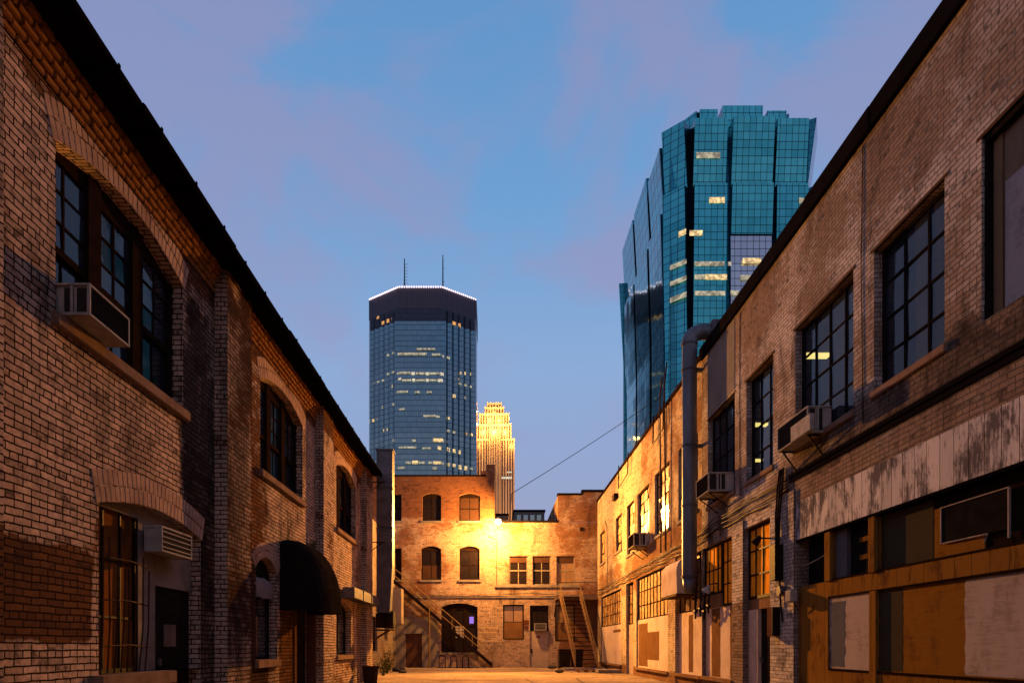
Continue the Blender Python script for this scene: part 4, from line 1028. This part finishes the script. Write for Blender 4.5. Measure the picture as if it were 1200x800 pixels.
t = thing('wall_light', 'small unlit black wall light beside the amber window over door 1010', 'wall light', Rr(15.8,3.75,0))
mb = MB(); mb.tube([Rr(15.8,3.85,-.05), Rr(15.95,3.88,-.25)], .02, 6); mb.build('arm', 'black_iron', t)
mb = MB(); mb.tube([Rr(15.95,3.92,-.24), Rr(16.05,3.76,-.34)], .05, 10, r2=.10); mb.build('head', 'black_iron', t)
# hood
t = thing('vent_hood', 'rounded orange lit sheet metal hood on the right wall beside the round pipe', 'vent hood', Rr(23,3,0))
mb = MB(); prof = [(0.0,3.05),(.56,3.05),(.58,3.8)] + [(.58-.36*(1-math.cos(math.pi/2*k/6)), 3.8+.42*math.sin(math.pi/2*k/6)) for k in range(1,7)] + [(0,4.3)]
A = [Rr(22.0,z,-d) for d, z in prof]; B = [Rr(23.95,z,-d) for d, z in prof]
for k in range(1, len(prof)-1): mb.quad(A[k], A[k+1], B[k+1], B[k])
mb.quad(*A); mb.quad(*B); mb.build('hood', 'pale_render', t)
mb = MB(); mb.fb(Rr, 21.98, 23.97, 2.99, 3.06, -.6, -.02); mb.build('rim', 'rust_iron', t)
# round pipe
t = thing('flue_pipe', 'tall grey round metal flue with a bend over the roof edge of the right building', 'pipe', (6.05, 21.15, 3.0))
px_, py_ = 6.08, 21.15
mb = MB(); mb.tube([(px_,py_,3.45),(px_,py_,10.78)], .225, 28, cap=False); mb.build('riser', 'galv', t, smooth=True)
mb = MB(); P = [(px_,py_,10.68)] + [(px_+.40-.40*math.cos(math.pi/2*k/7), py_, 10.75+.33*math.sin(math.pi/2*k/7)) for k in range(0,8)] + [(px_+.95,py_,11.08)]
mb.tube(P, .235, 28); mb.build('elbow', 'galv', t, smooth=True)
mb = MB(); mb.box(px_+.62,px_+1.1,py_-.28,py_+.28,9.72,11.36); mb.build('roof_box', 'galv_dark', t, bevel=.02)
mb = MB(); mb.tube([(px_,py_,3.46),(px_,py_,3.0)], .225, 28, r2=.16); mb.build('outlet', 'galv', t, smooth=True)
for z in (3.5, 5.7, 7.55, 9.9, 10.7):
    mb = MB(); mb.tube([(px_,py_,z-.03),(px_,py_,z+.03)], .25, 24); mb.build('collar', 'galv_dark', t)
for z in (7.55, 9.9):
    mb = MB(); mb.box(px_+.2, XR+.02, py_-.07, py_+.07, z-.05, z+.05); mb.build('wall_strap', 'galv_dark', t)
# clutter under the flue
t = thing('pipe_cluster', 'tangle of dark valves and short pipes under the flue outlet', 'pipes', Rr(20.6,2.4,0))
mb = MB()
for (u,z) in ((20.1,2.55),(20.5,2.4),(20.9,2.5),(21.4,2.45)):
    mb.tube([Rr(u,3.0,-.1),Rr(u+.03,z,-.14),Rr(u+.12,z-.22,-.1)], .03, 6); mb.tube([Rr(u-.06,z-.02,-.14),Rr(u+.1,z+.02,-.14)], .055, 8)
mb.tube([Rr(19.8,2.92,-.1),Rr(21.9,2.86,-.1)], .03, 6)
mb.build('pipes', 'black_iron', t)
t = thing('wall_light', 'small white cone lamp below the garage glazing beside the flue', 'wall light', Rr(19.9,2.9,0))
mb = MB(); mb.tube([Rr(19.95,3.14,-.16),Rr(20.05,2.96,-.22)], .03, 12, r2=.14); mb.build('shade', 'ac_white', t)
mb = MB(); mb.tube([Rr(19.95,3.16,-.15),Rr(19.95,3.2,.1)], .02, 6); mb.build('arm', 'black_iron', t)

# ================================================================== RIGHT FAR BUILDING
bf = thing('brick_building', 'cream painted brick building with factory windows at the far right, lit orange', 'building', (11, 32, 0))
hf = [H(21.6,23.9,5.7,8.2), H(25.1,27.4,5.72,8.2), H(28.4,30.7,5.72,8.15), H(31.4,33.1,5.72,8.12), H(34.4,36.15,6.28,8.1), H(39.6,41.4,6.28,8.15),
      H(34.6,41.0,.42,4.3), H(31.6,33.3,0,4.38), H(25.2,30.9,.42,4.4), H(YS+.02,24.1,.42,4.35)]
YE = 42.4
wall_mesh(Rr, YS, YE, -.2, 10.3, hf, depth=.16).build('wall', 'brick_far', bf)
mb = MB()
P = [(XR,YE),(XR+.10,YE+.35),(XR+.35,YE+.6),(XR+.75,YE+.72)]
for a, b in zip(P, P[1:]): mb.quad((a[0],a[1],-.2),(b[0],b[1],-.2),(b[0],b[1],10.3),(a[0],a[1],10.3))
mb.build('rounded_corner', 'brick_far', bf)
mb = MB(); mb.box(19.7,20,YS,42.9,-.2,10.3); mb.box(7.3,19.7,42.7,43.0,-.2,10.3); mb.build('side_wall', 'brick_far', bf)
mb = MB(); mb.box(XR-.05,XR+.4,YS+.003,YE,10.3,10.46); mb.box(XR+.02,XR+.5,YE,YE+.5,10.3,10.455); mb.build('coping', 'frame_brown', bf, bevel=.01)
mb = MB(); mb.box(7.2,7.3,YS,42,0,9.0); mb.build('interior_partition', 'interior', bf)
fk2 = dict(frame='frame_dark', pane='pane_frost', d=.10, fw=.05, bw=.03, tilt=.02)
window(bf, Rr, hf[0], 4, 4, frame='frame_dark', pane='pane_dark', d=.1, fw=.05); window(bf, Rr, hf[1], 4, 5, **fk2); window(bf, Rr, hf[2], 3, 5, **fk2); window(bf, Rr, hf[3], 2, 5, **fk2)
window(bf, Rr, hf[4], 2, 4, thick_rows=(1,), **fk2); window(bf, Rr, hf[5], 2, 3, thick_rows=(1,), **fk2)
for i in range(6): sill(bf, Rr, hf[i], .12, .06, .05, 'concrete')
window(bf, Rr, H(34.6,41.0,2.5,4.3), 12, 3, frame='frame_dark', pane='pane_frost', d=.08, fw=.05, bw=.035)
window(bf, Rr, H(25.2,30.9,2.53,4.4), 10, 3, frame='frame_dark', pane='pane_frost', d=.08, fw=.05, bw=.035)
window(bf, Rr, H(31.6,33.3,2.4,4.38), 2, 4, frame='frame_brown', pane='pane_frost_dark', d=.12, fw=.06)
window(bf, Rr, H(YS+.02,24.1,2.5,4.35), 5, 3, frame='frame_dark', pane='pane_frost_dark', d=.1, fw=.05)
striped_panel(bf, 34.6, 41.0, .42, 2.5, ((35.0,37.2,2.1,2.25,'paint_brown'),), d=.06)
striped_panel(bf, 25.2, 30.9, .42, 2.53, ((28.9,30.7,.5,2.35,'paint_brown'),(26.9,28.9,.8,1.95,'paint_brown')), d=.06)
striped_panel(bf, YS+.02, 24.1, .42, 2.5, ((22.4,22.9,.5,2.4,'paint_brown'),), d=.08)
mb = MB(); mb.fb(Rr, 31.65, 33.25, .02, 2.4, .12, .16); dd_ = mb.build('door', 'door_pale', bf)
mb = MB(); mb.fb(Rr, 31.8, 31.88, 1.0, 1.12, .06, .12); mb.build('handle', 'black_iron', dd_)
for (a,b) in ((34.5,41.1),(25.1,31.0),(YS+.01,24.2)):
    mb = MB(); mb.fb(Rr, a, b, .32, .425, -.1, .06); mb.build('ledge', 'wood', bf, bevel=.01)
mb = MB(); mb.fb(Rr, 24.12, 25.15, -.2, 4.5, -.05, .01); mb.build('pilaster', 'brick_far', bf)
ac_unit(Rr, 28.5, 29.75, 5.55, 6.1, .62, 'white air conditioner on the far orange lit part of the right side', slats='v')
# rods, bent brackets, gooseneck
for k, u in enumerate((25.2,25.9)):
    cable([Rr(u,4.9,-.12), Rr(u,8.5,-.14), Rr(u,11.0-k*.3,-.16), Rr(u-.35,11.7-k*.3,-.16)], .03, ('thin rusty conduit pole rising above the roof, nearer the flue','thin rusty conduit pole rising above the roof, farther from the flue')[k], 'rust_iron', name='conduit', cat='pipe', group='conduit poles by the flue')
for k, (u0_, u1_, lb) in enumerate(((25.5,27.1,'bent pipe bracket hanging from the roof edge near the flue'),(32.2,34.6,'bent pipe bracket hanging from the roof edge at the far right'))):
    cable([Rr(u0_,10.5,-.12), Rr(u0_,9.5,-.14), Rr(u1_,9.35,-.14), Rr(u1_,10.5,-.12)], .028, lb, 'black_iron', name='pipe_bracket', cat='pipe', group='bent brackets at the roof edge')
cable([Rr(37.6,8.25,-.3), Rr(38.2,8.4,-.25), Rr(38.4,8.1,-.08), Rr(38.4,4.8,-.06)], .03, 'gooseneck conduit between the two farthest upper windows', 'cabinet', name='conduit', cat='pipe')
# cable runs above the garage glazing
specs = [(4.85,.018,-.05,'upper'),(4.72,.014,-.06,'middle'),(4.62,.02,-.04,'lower'),(4.95,.010,-.07,'topmost thin')]
for i,(z,r,d,nm) in enumerate(specs):
    pts = []; 
    for k in range(12):
        u = 14.9 + k*2.45; pts.append(Rr(u, z+rnd(-.03,.03)+(.12 if k<3 else 0)-k*.008, d-rnd(0,.02)))
    cable(pts, r, 'the %s of four dark cables strung along the right wall above the garage windows' % nm, 'black_iron', sag=.03+.02*i, group='cables along the right wall')
for (u, lb) in ((14.0,'thin vertical wire down the upper right wall between the two wide windows'),(17.9,'thin vertical wire down the upper right wall near the stucco patch')):
    cable([Rr(u-2.05 if u<15 else u,10.1,-.01), Rr(u-2.0 if u<15 else u+.03,8.0,-.015), Rr(u-2.06 if u<15 else u,5.3,-.01)], .008, lb, 'black_iron', name='wire', cat='wire')
t = thing('loudspeaker', 'small dark box fixed to the far right wall under the roof edge', 'box', Rr(35.2,8.9,0))
mb = MB(); mb.fb(Rr, 35.4, 36.0, 9.0, 9.3, -.22, -.0); mb.build('body', 'black_iron', t, bevel=.02)
# overhead wire
cable([(16.6,60,24.6),(1.2,44.5,11.3),(1.0,43.4,9.3)], .022, 'thin overhead wire crossing the sky to the right of the lamp', sag=.15, name='overhead_wire', cat='wire')

# ================================================================== BACKDROP BUILDINGS
# low block behind the end wall
lb = thing('office_block', 'low grey block with a window strip just above the end wall, right of the lamp', 'building', (4.5, 78, 0))
mb = MB(); mb.box(2.2,5.4,72,82,0,15.55); mb.build('wall', 'grey_block', lb)
mb = MB(); mb.box(2.1,5.5,71.9,82.1,15.55,15.75); mb.build('roof', 'coping', lb)
for k in range(4):
    mb = MB(); mb.box(2.5+k*.7,2.95+k*.7,71.95,71.99,14.5,15.2); mb.build('window', 'navy', lb)
lb = thing('brick_stack', 'squat brown brick box on the roof directly behind the street lamp', 'building', (.8, 50, 0))
mb = MB(); mb.box(.15,1.05,48,49.5,8.8,10.55); mb.build('wall', 'brick_back', lb); mb = MB(); mb.box(.1,1.1,47.95,49.55,10.55,10.68); mb.build('cap', 'coping', lb)

# --- navy tower with lit crown
tw = thing('office_tower', 'dark blue glass skyscraper with a string of pink white lights along its roof', 'skyscraper', (-48, 480, 0))
def tower_plan():
    pts = []; n = 6
    def stairs(ax, ay, bx, by):
        r = []
        for k in range(n):
            x0, y0 = ax+(bx-ax)*k/n, ay+(by-ay)*k/n; x1, y1 = ax+(bx-ax)*(k+1)/n, ay+(by-ay)*(k+1)/n
            r += [(x0, y0), (x0 + (x1-x0)*.72, y0)]   if abs(bx-ax) > abs(by-ay) else [(x0,y0),(x0, y0+(y1-y0)*.72)]
        return r
    pts += stairs(-62.4,450,-84.9,466.6)
    pts += [(-84.9,466.6)]
    pts += stairs(-84.9,500,-62.4,517)[0:0] + [(-84.9,500),(-62.4,517),(-33.8,517),(-11.4,500),(-11.4,466.6)]
    s = stairs(-33.8,450,-11.4,466.6); pts += s[::-1]
    return pts
PL = tower_plan()
def prism(pl, z0, z1, grow=0):
    mb = MB(); cx = sum(p[0] for p in pl)/len(pl); cy = 483
    q = [(cx+(x-cx)*(1+grow), cy+(y-cy)*(1+grow)) for x, y in pl]
    for a, b in zip(q, q[1:]+q[:1]): mb.quad((a[0],a[1],z0),(b[0],b[1],z0),(b[0],b[1],z1),(a[0],a[1],z1))
    mb.quad(*[(x,y,z1) for x, y in q]); return mb
prism(PL, 0, 215.5).build('glass_wall', 'navy', tw)
prism(PL, 215.5, 224, -.004).build('dark_band', 'crown_band', tw)
HX = [(-62.4,450),(-84.9,466.6),(-84.9,500),(-62.4,517),(-33.8,517),(-11.4,500),(-11.4,466.6),(-33.8,450)]
prism(HX, 224, 237.4, .002).build('crown', 'crown_dark', tw)
def lerp2(a, b, t): return (a[0]+(b[0]-a[0])*t, a[1]+(b[1]-a[1])*t)
segs = [((-84.9,466.6),(-62.4,450),17),((-62.4,450),(-33.8,450),18),((-33.8,450),(-11.4,466.6),17)]
for a, b, nn in segs:
    for k in range(nn):
        x, y = lerp2(a, b, (k+.5)/nn); mb = MB()
        mb.box(x-.36,x+.36,y-1.2,y-.5,237.35,238.05); mb.build('crown_light', 'crown_lamp', tw)
for (px, top) in ((474,303),(519,299)):
    Yy = 470; x = (px-578)*Yy/800; zt = 1.35+(757-top)*Yy/800; mb = MB()
    mb.tube([(x,Yy,237),(x,Yy,zt)], .55, 6, r2=.3)
    for k in range(12): z = 240+k*(zt-242)/12; mb.tube([(x,Yy,z),(x+(2.2 if px < 500 else rnd(-1.4,1.4)),Yy,z+.4)], .14, 4)
    mb.build('antenna', 'black_iron', tw)
def lit(parent, px0, px1, py, hpx, mat, dep, skew=0.0, off=.35):
    """lit window strip at depth function dep(px) -> Y, same storey height all along"""
    mb = MB(); n = max(1, int(abs(px1-px0)/8)) if skew else 1
    for k in range(n):
        a, b = px0+(px1-px0)*k/n, px0+(px1-px0)*(k+1)/n
        Ya, Yb = dep(a)-off, dep(b)-off; Y0 = dep(px0)
        z0 = 1.35+(757-py-hpx/2)*Y0/800; z1 = 1.35+(757-py+hpx/2)*Y0/800
        Pa, Pb = ((a-578)*Ya/800, Ya), ((b-578)*Yb/800, Yb)
        mb.quad((*Pa,z0),(*Pb,z0),(*Pb,z1),(*Pa,z1))
    return mb.build('lit_window', mat, parent)
def dep_ids(px):
    # depth of the plan outline seen at px
    def hit(a, b):
        s = (px-578)/800; dx, dy = b[0]-a[0], b[1]-a[1]; den = dx - s*dy
        if abs(den) < 1e-9: return None
        t = (s*a[1]-a[0])/den; return a[1]+dy*t if -.001 <= t <= 1.001 else None
    for a, b, _ in segs:
        y = hit(a, b)
        if y: return y - .6
    return 466
W_, S_, A_, Wm = 'lit_white', 'lit_soft', 'lit_amber', 'lit_warm'
for (x0,x1,y,hh,m) in ((441,444,373,3,A_),(447,459,379,4,A_),(529,540,378,4,A_),(452,465,417,2.5,S_),(466,500,415,3,S_),(506,516,415.5,2.5,S_),(518,528,417,3,S_),
    (488,510,409,2,S_),(465,481,437.5,2.6,S_),(482,486,437.5,3.4,W_),(487,499,437.5,2.6,S_),(499,502.5,438,3.4,W_),(503,515,437.5,2.6,S_),(516,520,438,3.4,W_),(452,464,439,2.4,S_),
    (462,470,445.5,3,W_),(471,482,445.5,2.4,S_),(483,486.5,445.5,3.4,W_),(487,498,445.5,2.4,S_),(499,502.5,445.5,3.4,W_),(503,512,445.5,2.4,S_),(513,519,445.5,3.4,W_),
    (438,450,449,2.2,S_),(534,538,443.5,3,Wm),(539,541,437,3,Wm),(543,546,437,3.5,Wm),(548,552,437.5,3.5,Wm),(537,553,449,2.5,S_),(456,460,453.5,3,Wm),(465,478,459.3,2.4,S_),(486,492,459.5,2.2,S_),(500,506,459.5,2.2,S_),
    (530,534.5,463.5,4,Wm),(460,463.5,474,3,S_),(445,449,478,3,S_),(464,474,480,2,S_),(542,546,465,3,S_),(496,510,487.2,2.5,S_),(510,524,487.5,2.5,S_),(525,528,489.5,3,Wm),
    (456,458,491,2.5,Wm),(432.5,442,494,3.4,Wm),(449,454,504.5,3.5,Wm),(524,535,504.5,3,S_),(546,549.5,508,3,A_),(552,556,509,3.2,Wm),(460,464,516,3,S_),(483,487,516,3,S_),(507.5,519,515.5,4.2,Wm),(519,524,516.5,3.5,S_),
    (513,525,524.5,4.2,Wm),(526,540,527,4.5,Wm),(463,488,525,2.2,S_),(495,505,525,2,S_),(475,482,542,2.6,S_),(483,490,541.5,4,Wm),(491,498,542,2.5,S_),(502,507,542,2.5,'lit_soft'),(508,517,542,3.2,Wm),(518,524,543,3.4,S_),(525,534,544,3.6,Wm),(535,550,546.5,4.8,Wm),(551,557,549,2.5,S_),(507,512,548.5,3.5,S_),(466,474,548,2.5,S_)):
    lit(tw, x0, x1, y, hh, m, dep_ids, skew=1)

# --- golden stepped tower
gt = thing('office_tower', 'golden floodlit stepped skyscraper just right of the dark blue tower', 'skyscraper', (2.4, 660, 0))
K = .8; GY = 640
def gx(px): return (px-578)*K
def gzz(py): return 1.35+(757-py)*K
tiers = [(gx(571),gx(588),0,gzz(464.5),655,680),(gx(568.5),gx(590.5),0,gzz(471),652,684),(gx(562),gx(596.5),0,gzz(480.5),647,690),(gx(559),gx(599),0,gzz(494),645,694),(gx(556),gx(602.5),0,gzz(512),643,697)]
floor_prev = {0:gzz(500),1:gzz(500),2:gzz(520),3:0,4:0}
for i,(x0,x1,_,z1,y0,y1) in enumerate(tiers):
    z0 = {0:gzz(473),1:gzz(482),2:gzz(496),3:gzz(514),4:0}[i]
    mb = MB(); mb.box(x0+.4,x1-.4,y0+.5,y1,z0,z1-1.5); mb.build('tier_wall', 'slot_glass', gt)
    n = max(4, int((x1-x0)/2.4)); mb = MB()
    for k in range(n+1):
        x = x0 + (x1-x0)*k/n; w = .42 if k % 3 else .62; mb.box(x-w,x+w,y0-.3,y0+.9,z0,z1)
    m_ = max(4, int((y1-y0)/3))
    for k in range(m_+1):
        y = y0 + (y1-y0)*k/m_; mb.box(x1-.6,x1+.3,y-.5,y+.5,z0,z1); mb.box(x0-.3,x0+.6,y-.5,y+.5,z0,z1)
    mb.build('tier_piers', 'limestone', gt)
    mb = MB(); mb.box(x0-.1,x1+.1,y0-.1,y0+.9,z1-2.2,z1-.6); mb.build('tier_band', 'limestone', gt)
# central projecting bay
mb = MB(); mb.box(gx(573.5),gx(585.5),640.6,646,0,gzz(503)); mb.build('centre_bay', 'slot_glass', gt)
mb = MB()
for k in range(7):
    x = gx(573.5)+(gx(585.5)-gx(573.5))*k/6; mb.box(x-.35,x+.35,640.2,640.7,0,gzz(502))
mb.build('centre_piers', 'limestone', gt)
mb = MB(); mb.box(gx(588),gx(600),642.2,642.4,gzz(560),gzz(557.5)); mb.build('lit_window', 'lit_white', gt)
mb = MB(); mb.box(gx(594),gx(600),642.2,642.4,gzz(553),gzz(551.5)); mb.build('lit_window', 'lit_white', gt)
GOLD = (1.0,.44,.09)
for (px, py, y, e) in ((566,500,633,1.0),(579,502,630,1.3),(592,500,633,1.0),(600,517,632,.55),(558,517,632,.55),(574,484,634,.75),(585,484,634,.75),(579,474,640,.35)):
    light('POINT', 'tower_floodlight', (gx(px), y, gzz(py)), 36000*e, GOLD, gt, shadow_soft_size=1.0)
s_ = light('SPOT', 'tower_floodlight', (gx(581), 560, 20), 1.6e6, (1.0,.42,.10), gt, shadow_soft_size=2, spot_size=R(60), spot_blend=.8)
aim(s_, (gx(581),560,20), (gx(581),640,140))

# --- teal faceted tower on the right
tt = thing('office_tower', 'teal glass faceted skyscraper with flared notched crown above the right building', 'skyscraper', (64, 210, 0))
F0 = 179.0; ZT = 138.3
mb = MB(); mb.box(47.2,82,181.2,236,0,136.5); mb.build('core', 'teal_side', tt)
def facet(ax, ay, bx, by, tiers_, mat='teal', side='teal_side', dep=3.0):
    """curtain wall bay from plan point a to b; tiers: (z0,z1,lean)"""
    d = Vector((bx-ax, by-ay, 0)).normalized(); nrm = Vector((d.y, -d.x, 0))
    for (z0, z1, lean, mt) in tiers_:
        A0, B0 = Vector((ax,ay,z0)), Vector((bx,by,z0)); A1 = Vector((ax,ay,z1))+nrm*lean; B1 = Vector((bx,by,z1))+nrm*lean
        mb = MB(); mb.quad(A0,B0,B1,A1); fr = mb.build('glass_bay', mt or mat, tt)
        i0 = -nrm*dep; mb = MB()
        C0, D0 = Vector((ax,ay,z0))+i0, Vector((bx,by,z0))+i0; C1, D1 = Vector((ax,ay,z1))+i0, Vector((bx,by,z1))+i0
        mb.quad(A0,A1,C1,C0); mb.quad(B0,B1,D1,D0); mb.quad(A1,B1,D1,C1); mb.quad(A0,B0,D0,C0); mb.build('bay_return', side, fr)
z1t, z2t = 1.35+(757-219)*179/800, 1.35+(757-400)*179/800   # 121.7, 81.2
T3 = [(121.7,ZT,1.9,None),(81,121.7,1.5,None),(0,81,0,None)]
facet(52.4,F0,60.9,F0,T3); 
facet(62.2,F0-.6,73.0,F0-.6,[(121.7,ZT,2.0,None),(109,121.7,1.1,None),(70,109,-.4,'pale_reflection'),(0,70,0,None)])
facet(73.9,F0,82.0,F0,T3)
facet(46.2,183.6,50.9,F0+.2,[(121.7,ZT,1.9,None),(81,121.7,1.5,None),(0,81,0,None)])
facet(82.6,F0+.4,86.4,F0+8,[(121.7,ZT+1.2,2.2,None),(81,121.7,1.6,None),(0,81,0,None)], mat='teal')
# flank bays, facing left
for (ya,yb,zt) in ((184.4,198.2,ZT-2.5),(200.6,218,ZT+.5),(220.3,237.5,ZT+.5)):
    facet(46.0,yb,46.0,ya,[(118,zt,1.1,None),(88,118,.9,None),(0,88,0,None)], mat='teal_flank')
facet(46.4,244,45.4,238.2,[(100,128,1.5,None),(0,100,0,None)])
# set back crown
mb = MB(); mb.box(52.5,81.6,193.5,226,136,141); mb.build('crown_core', 'teal_side', tt)
for (a,b,zt) in ((819,840,147.2),(845.5,892.5,148.2),(897.5,920,146.8)):
    Yc = 186.5; facet((a-578)*Yc/800, Yc, (b-578)*Yc/800, Yc, [(134,zt,1.0,None)], dep=8)
facet(51.4,193,56.1,186.6,[(134,147.1,1.0,None)], dep=4)
facet(49.0,204,51.3,193.3,[(134,144.5,1.0,None)], dep=4)
facet(79.8,186.6,83.0,193,[(134,146.5,1.0,None)], dep=4)
def dep_c1(px):
    s = (px-578)/800; t = (s*183.6-46.2)/((50.9-46.2) - s*(179.2-183.6)); t = min(max(t, 0), 1)
    return 183.6 + (179.2-183.6)*t - 1.3
def pt(px0,px1,py,hh,m,Yo=F0): 
    return lit(tt, px0, px1, py, hh, m, (dep_c1 if px1 < 806 else (lambda p: Yo)), skew=(px1 < 806), off=.0)
for (a,b,y,hh,m,Yo) in ((831,849.5,234.5,7,'lit_warm',177.5),(808,823.5,273,6.5,'lit_warm',177.8),(795,804,275,6.5,'lit_warm',178.3),(870.5,892,305.5,6.5,'lit_warm',178.2),(936.5,944.5,235,7,'lit_soft',177.45),
    (826.5,852,324.5,6.5,'lit_warm',178.2),(814,826,324.5,6,'lit_soft',178.2),(814,849,309,5.5,'lit_soft',178.05),(814,850,343.5,5.5,'lit_soft',178.4),(816,844,182,7,'lit_soft',177.9),
    (785,804.5,314,5.5,'lit_soft',179.6),(785,804.5,333,5.5,'lit_soft',179.6),(785,804.5,352,6,'lit_soft',179.6),(853,857,309,5,'lit_soft',178.2),(856,866,343,5.5,'lit_soft',178.2),(868,880,325,5.5,'lit_soft',178.2)):
    pt(a,b,y,hh,m,Yo)

# ================================================================== WORLD
w = bpy.data.worlds.new('World'); scene.world = w; w.use_nodes = True
nt = w.node_tree; nt.nodes.clear()
class WN(NT):
    def __init__(s, t): s.t = t
N = WN(nt)
out = N.n('ShaderNodeOutputWorld'); bg = N.n('ShaderNodeBackground'); N.L(bg.outputs[0], out.inputs[0])
tc = N.n('ShaderNodeTexCoord').outputs['Generated']
nrm = N.n('ShaderNodeVectorMath', operation='NORMALIZE'); N.L(tc, nrm.inputs[0]); dv = nrm.outputs[0]
sx, sy, sz = N.sep(dv)
sky = N.n('ShaderNodeTexSky', sky_type='NISHITA'); sky.sun_disc = False; sky.sun_elevation = R(1.5); sky.sun_rotation = R(180); sky.altitude = 200
cr = N.n('ShaderNodeValToRGB'); N.L(sz, cr.inputs[0]); e = cr.color_ramp.elements
e[0].position = 0.0; e[0].color = (.27,.245,.44,1)
e[1].position = 1.0; e[1].color = (.08,.17,.38,1)
for p, c in ((.22,(.245,.30,.55)),(.38,(.225,.365,.65)),(.55,(.13,.325,.635)),(.72,(.10,.275,.575))):
    x_ = e.new(p); x_.color = (*c, 1)
# thin pink-lavender clouds
n1 = N.noise(N.mapv(dv, scale=(1.0,1.0,1.6), loc=(.7,.2,.35)), 3.4, 5, .55, .4)
n2 = N.noise(N.mapv(dv, scale=(1,1,2.2), loc=(4,1,2)), 5.2, 6, .55)
side = N.math('MULTIPLY', N.math('ABSOLUTE', N.math('SUBTRACT', sx, .05)), .55)
cl = N.math('ADD', N.math('ADD', N.math('SUBTRACT', N.math('MULTIPLY', n1, 1.25), .23), N.math('MULTIPLY', n2, .2)), side)
cf = N.math('MULTIPLY', N.ramp(cl, .49, .74), .68)
skyc = N.mix(cf, cr.outputs[0], (.29,.27,.485))
# paler glow low behind the viewer, where the sun has set
glow = N.math('MULTIPLY', N.ramp(N.math('MULTIPLY', sy, -1.0), -.1, .9), N.math('SUBTRACT', 1.0, N.ramp(sz, .0, .75)))
skyc = N.mix(N.math('MULTIPLY', glow, .6), skyc, (.50,.38,.50))
skyc = N.mix(.06, skyc, sky.outputs[0])
skyc = N.mix(N.math('LESS_THAN', sz, -.01), skyc, (.03,.025,.03))
N.L(skyc, bg.inputs[0]); bg.inputs[1].default_value = 1.0

# ================================================================== CAMERA
cam = bpy.data.cameras.new('Camera'); co = bpy.data.objects.new('Camera', cam); COL.objects.link(co)
co.location = (0, 0, 1.35); co.rotation_euler = (math.pi/2, 0, 0)
cam.sensor_width = 36; cam.lens = 24.0
cam.shift_x = (600-578)/1200; cam.shift_y = (757-400)/1200
cam.clip_start = .05; cam.clip_end = 5000
scene.camera = co
scene.view_settings.view_transform = 'Standard'; scene.view_settings.look = 'None'
scene.view_settings.exposure = 0; scene.view_settings.gamma = 1
scene.render.engine = 'CYCLES'
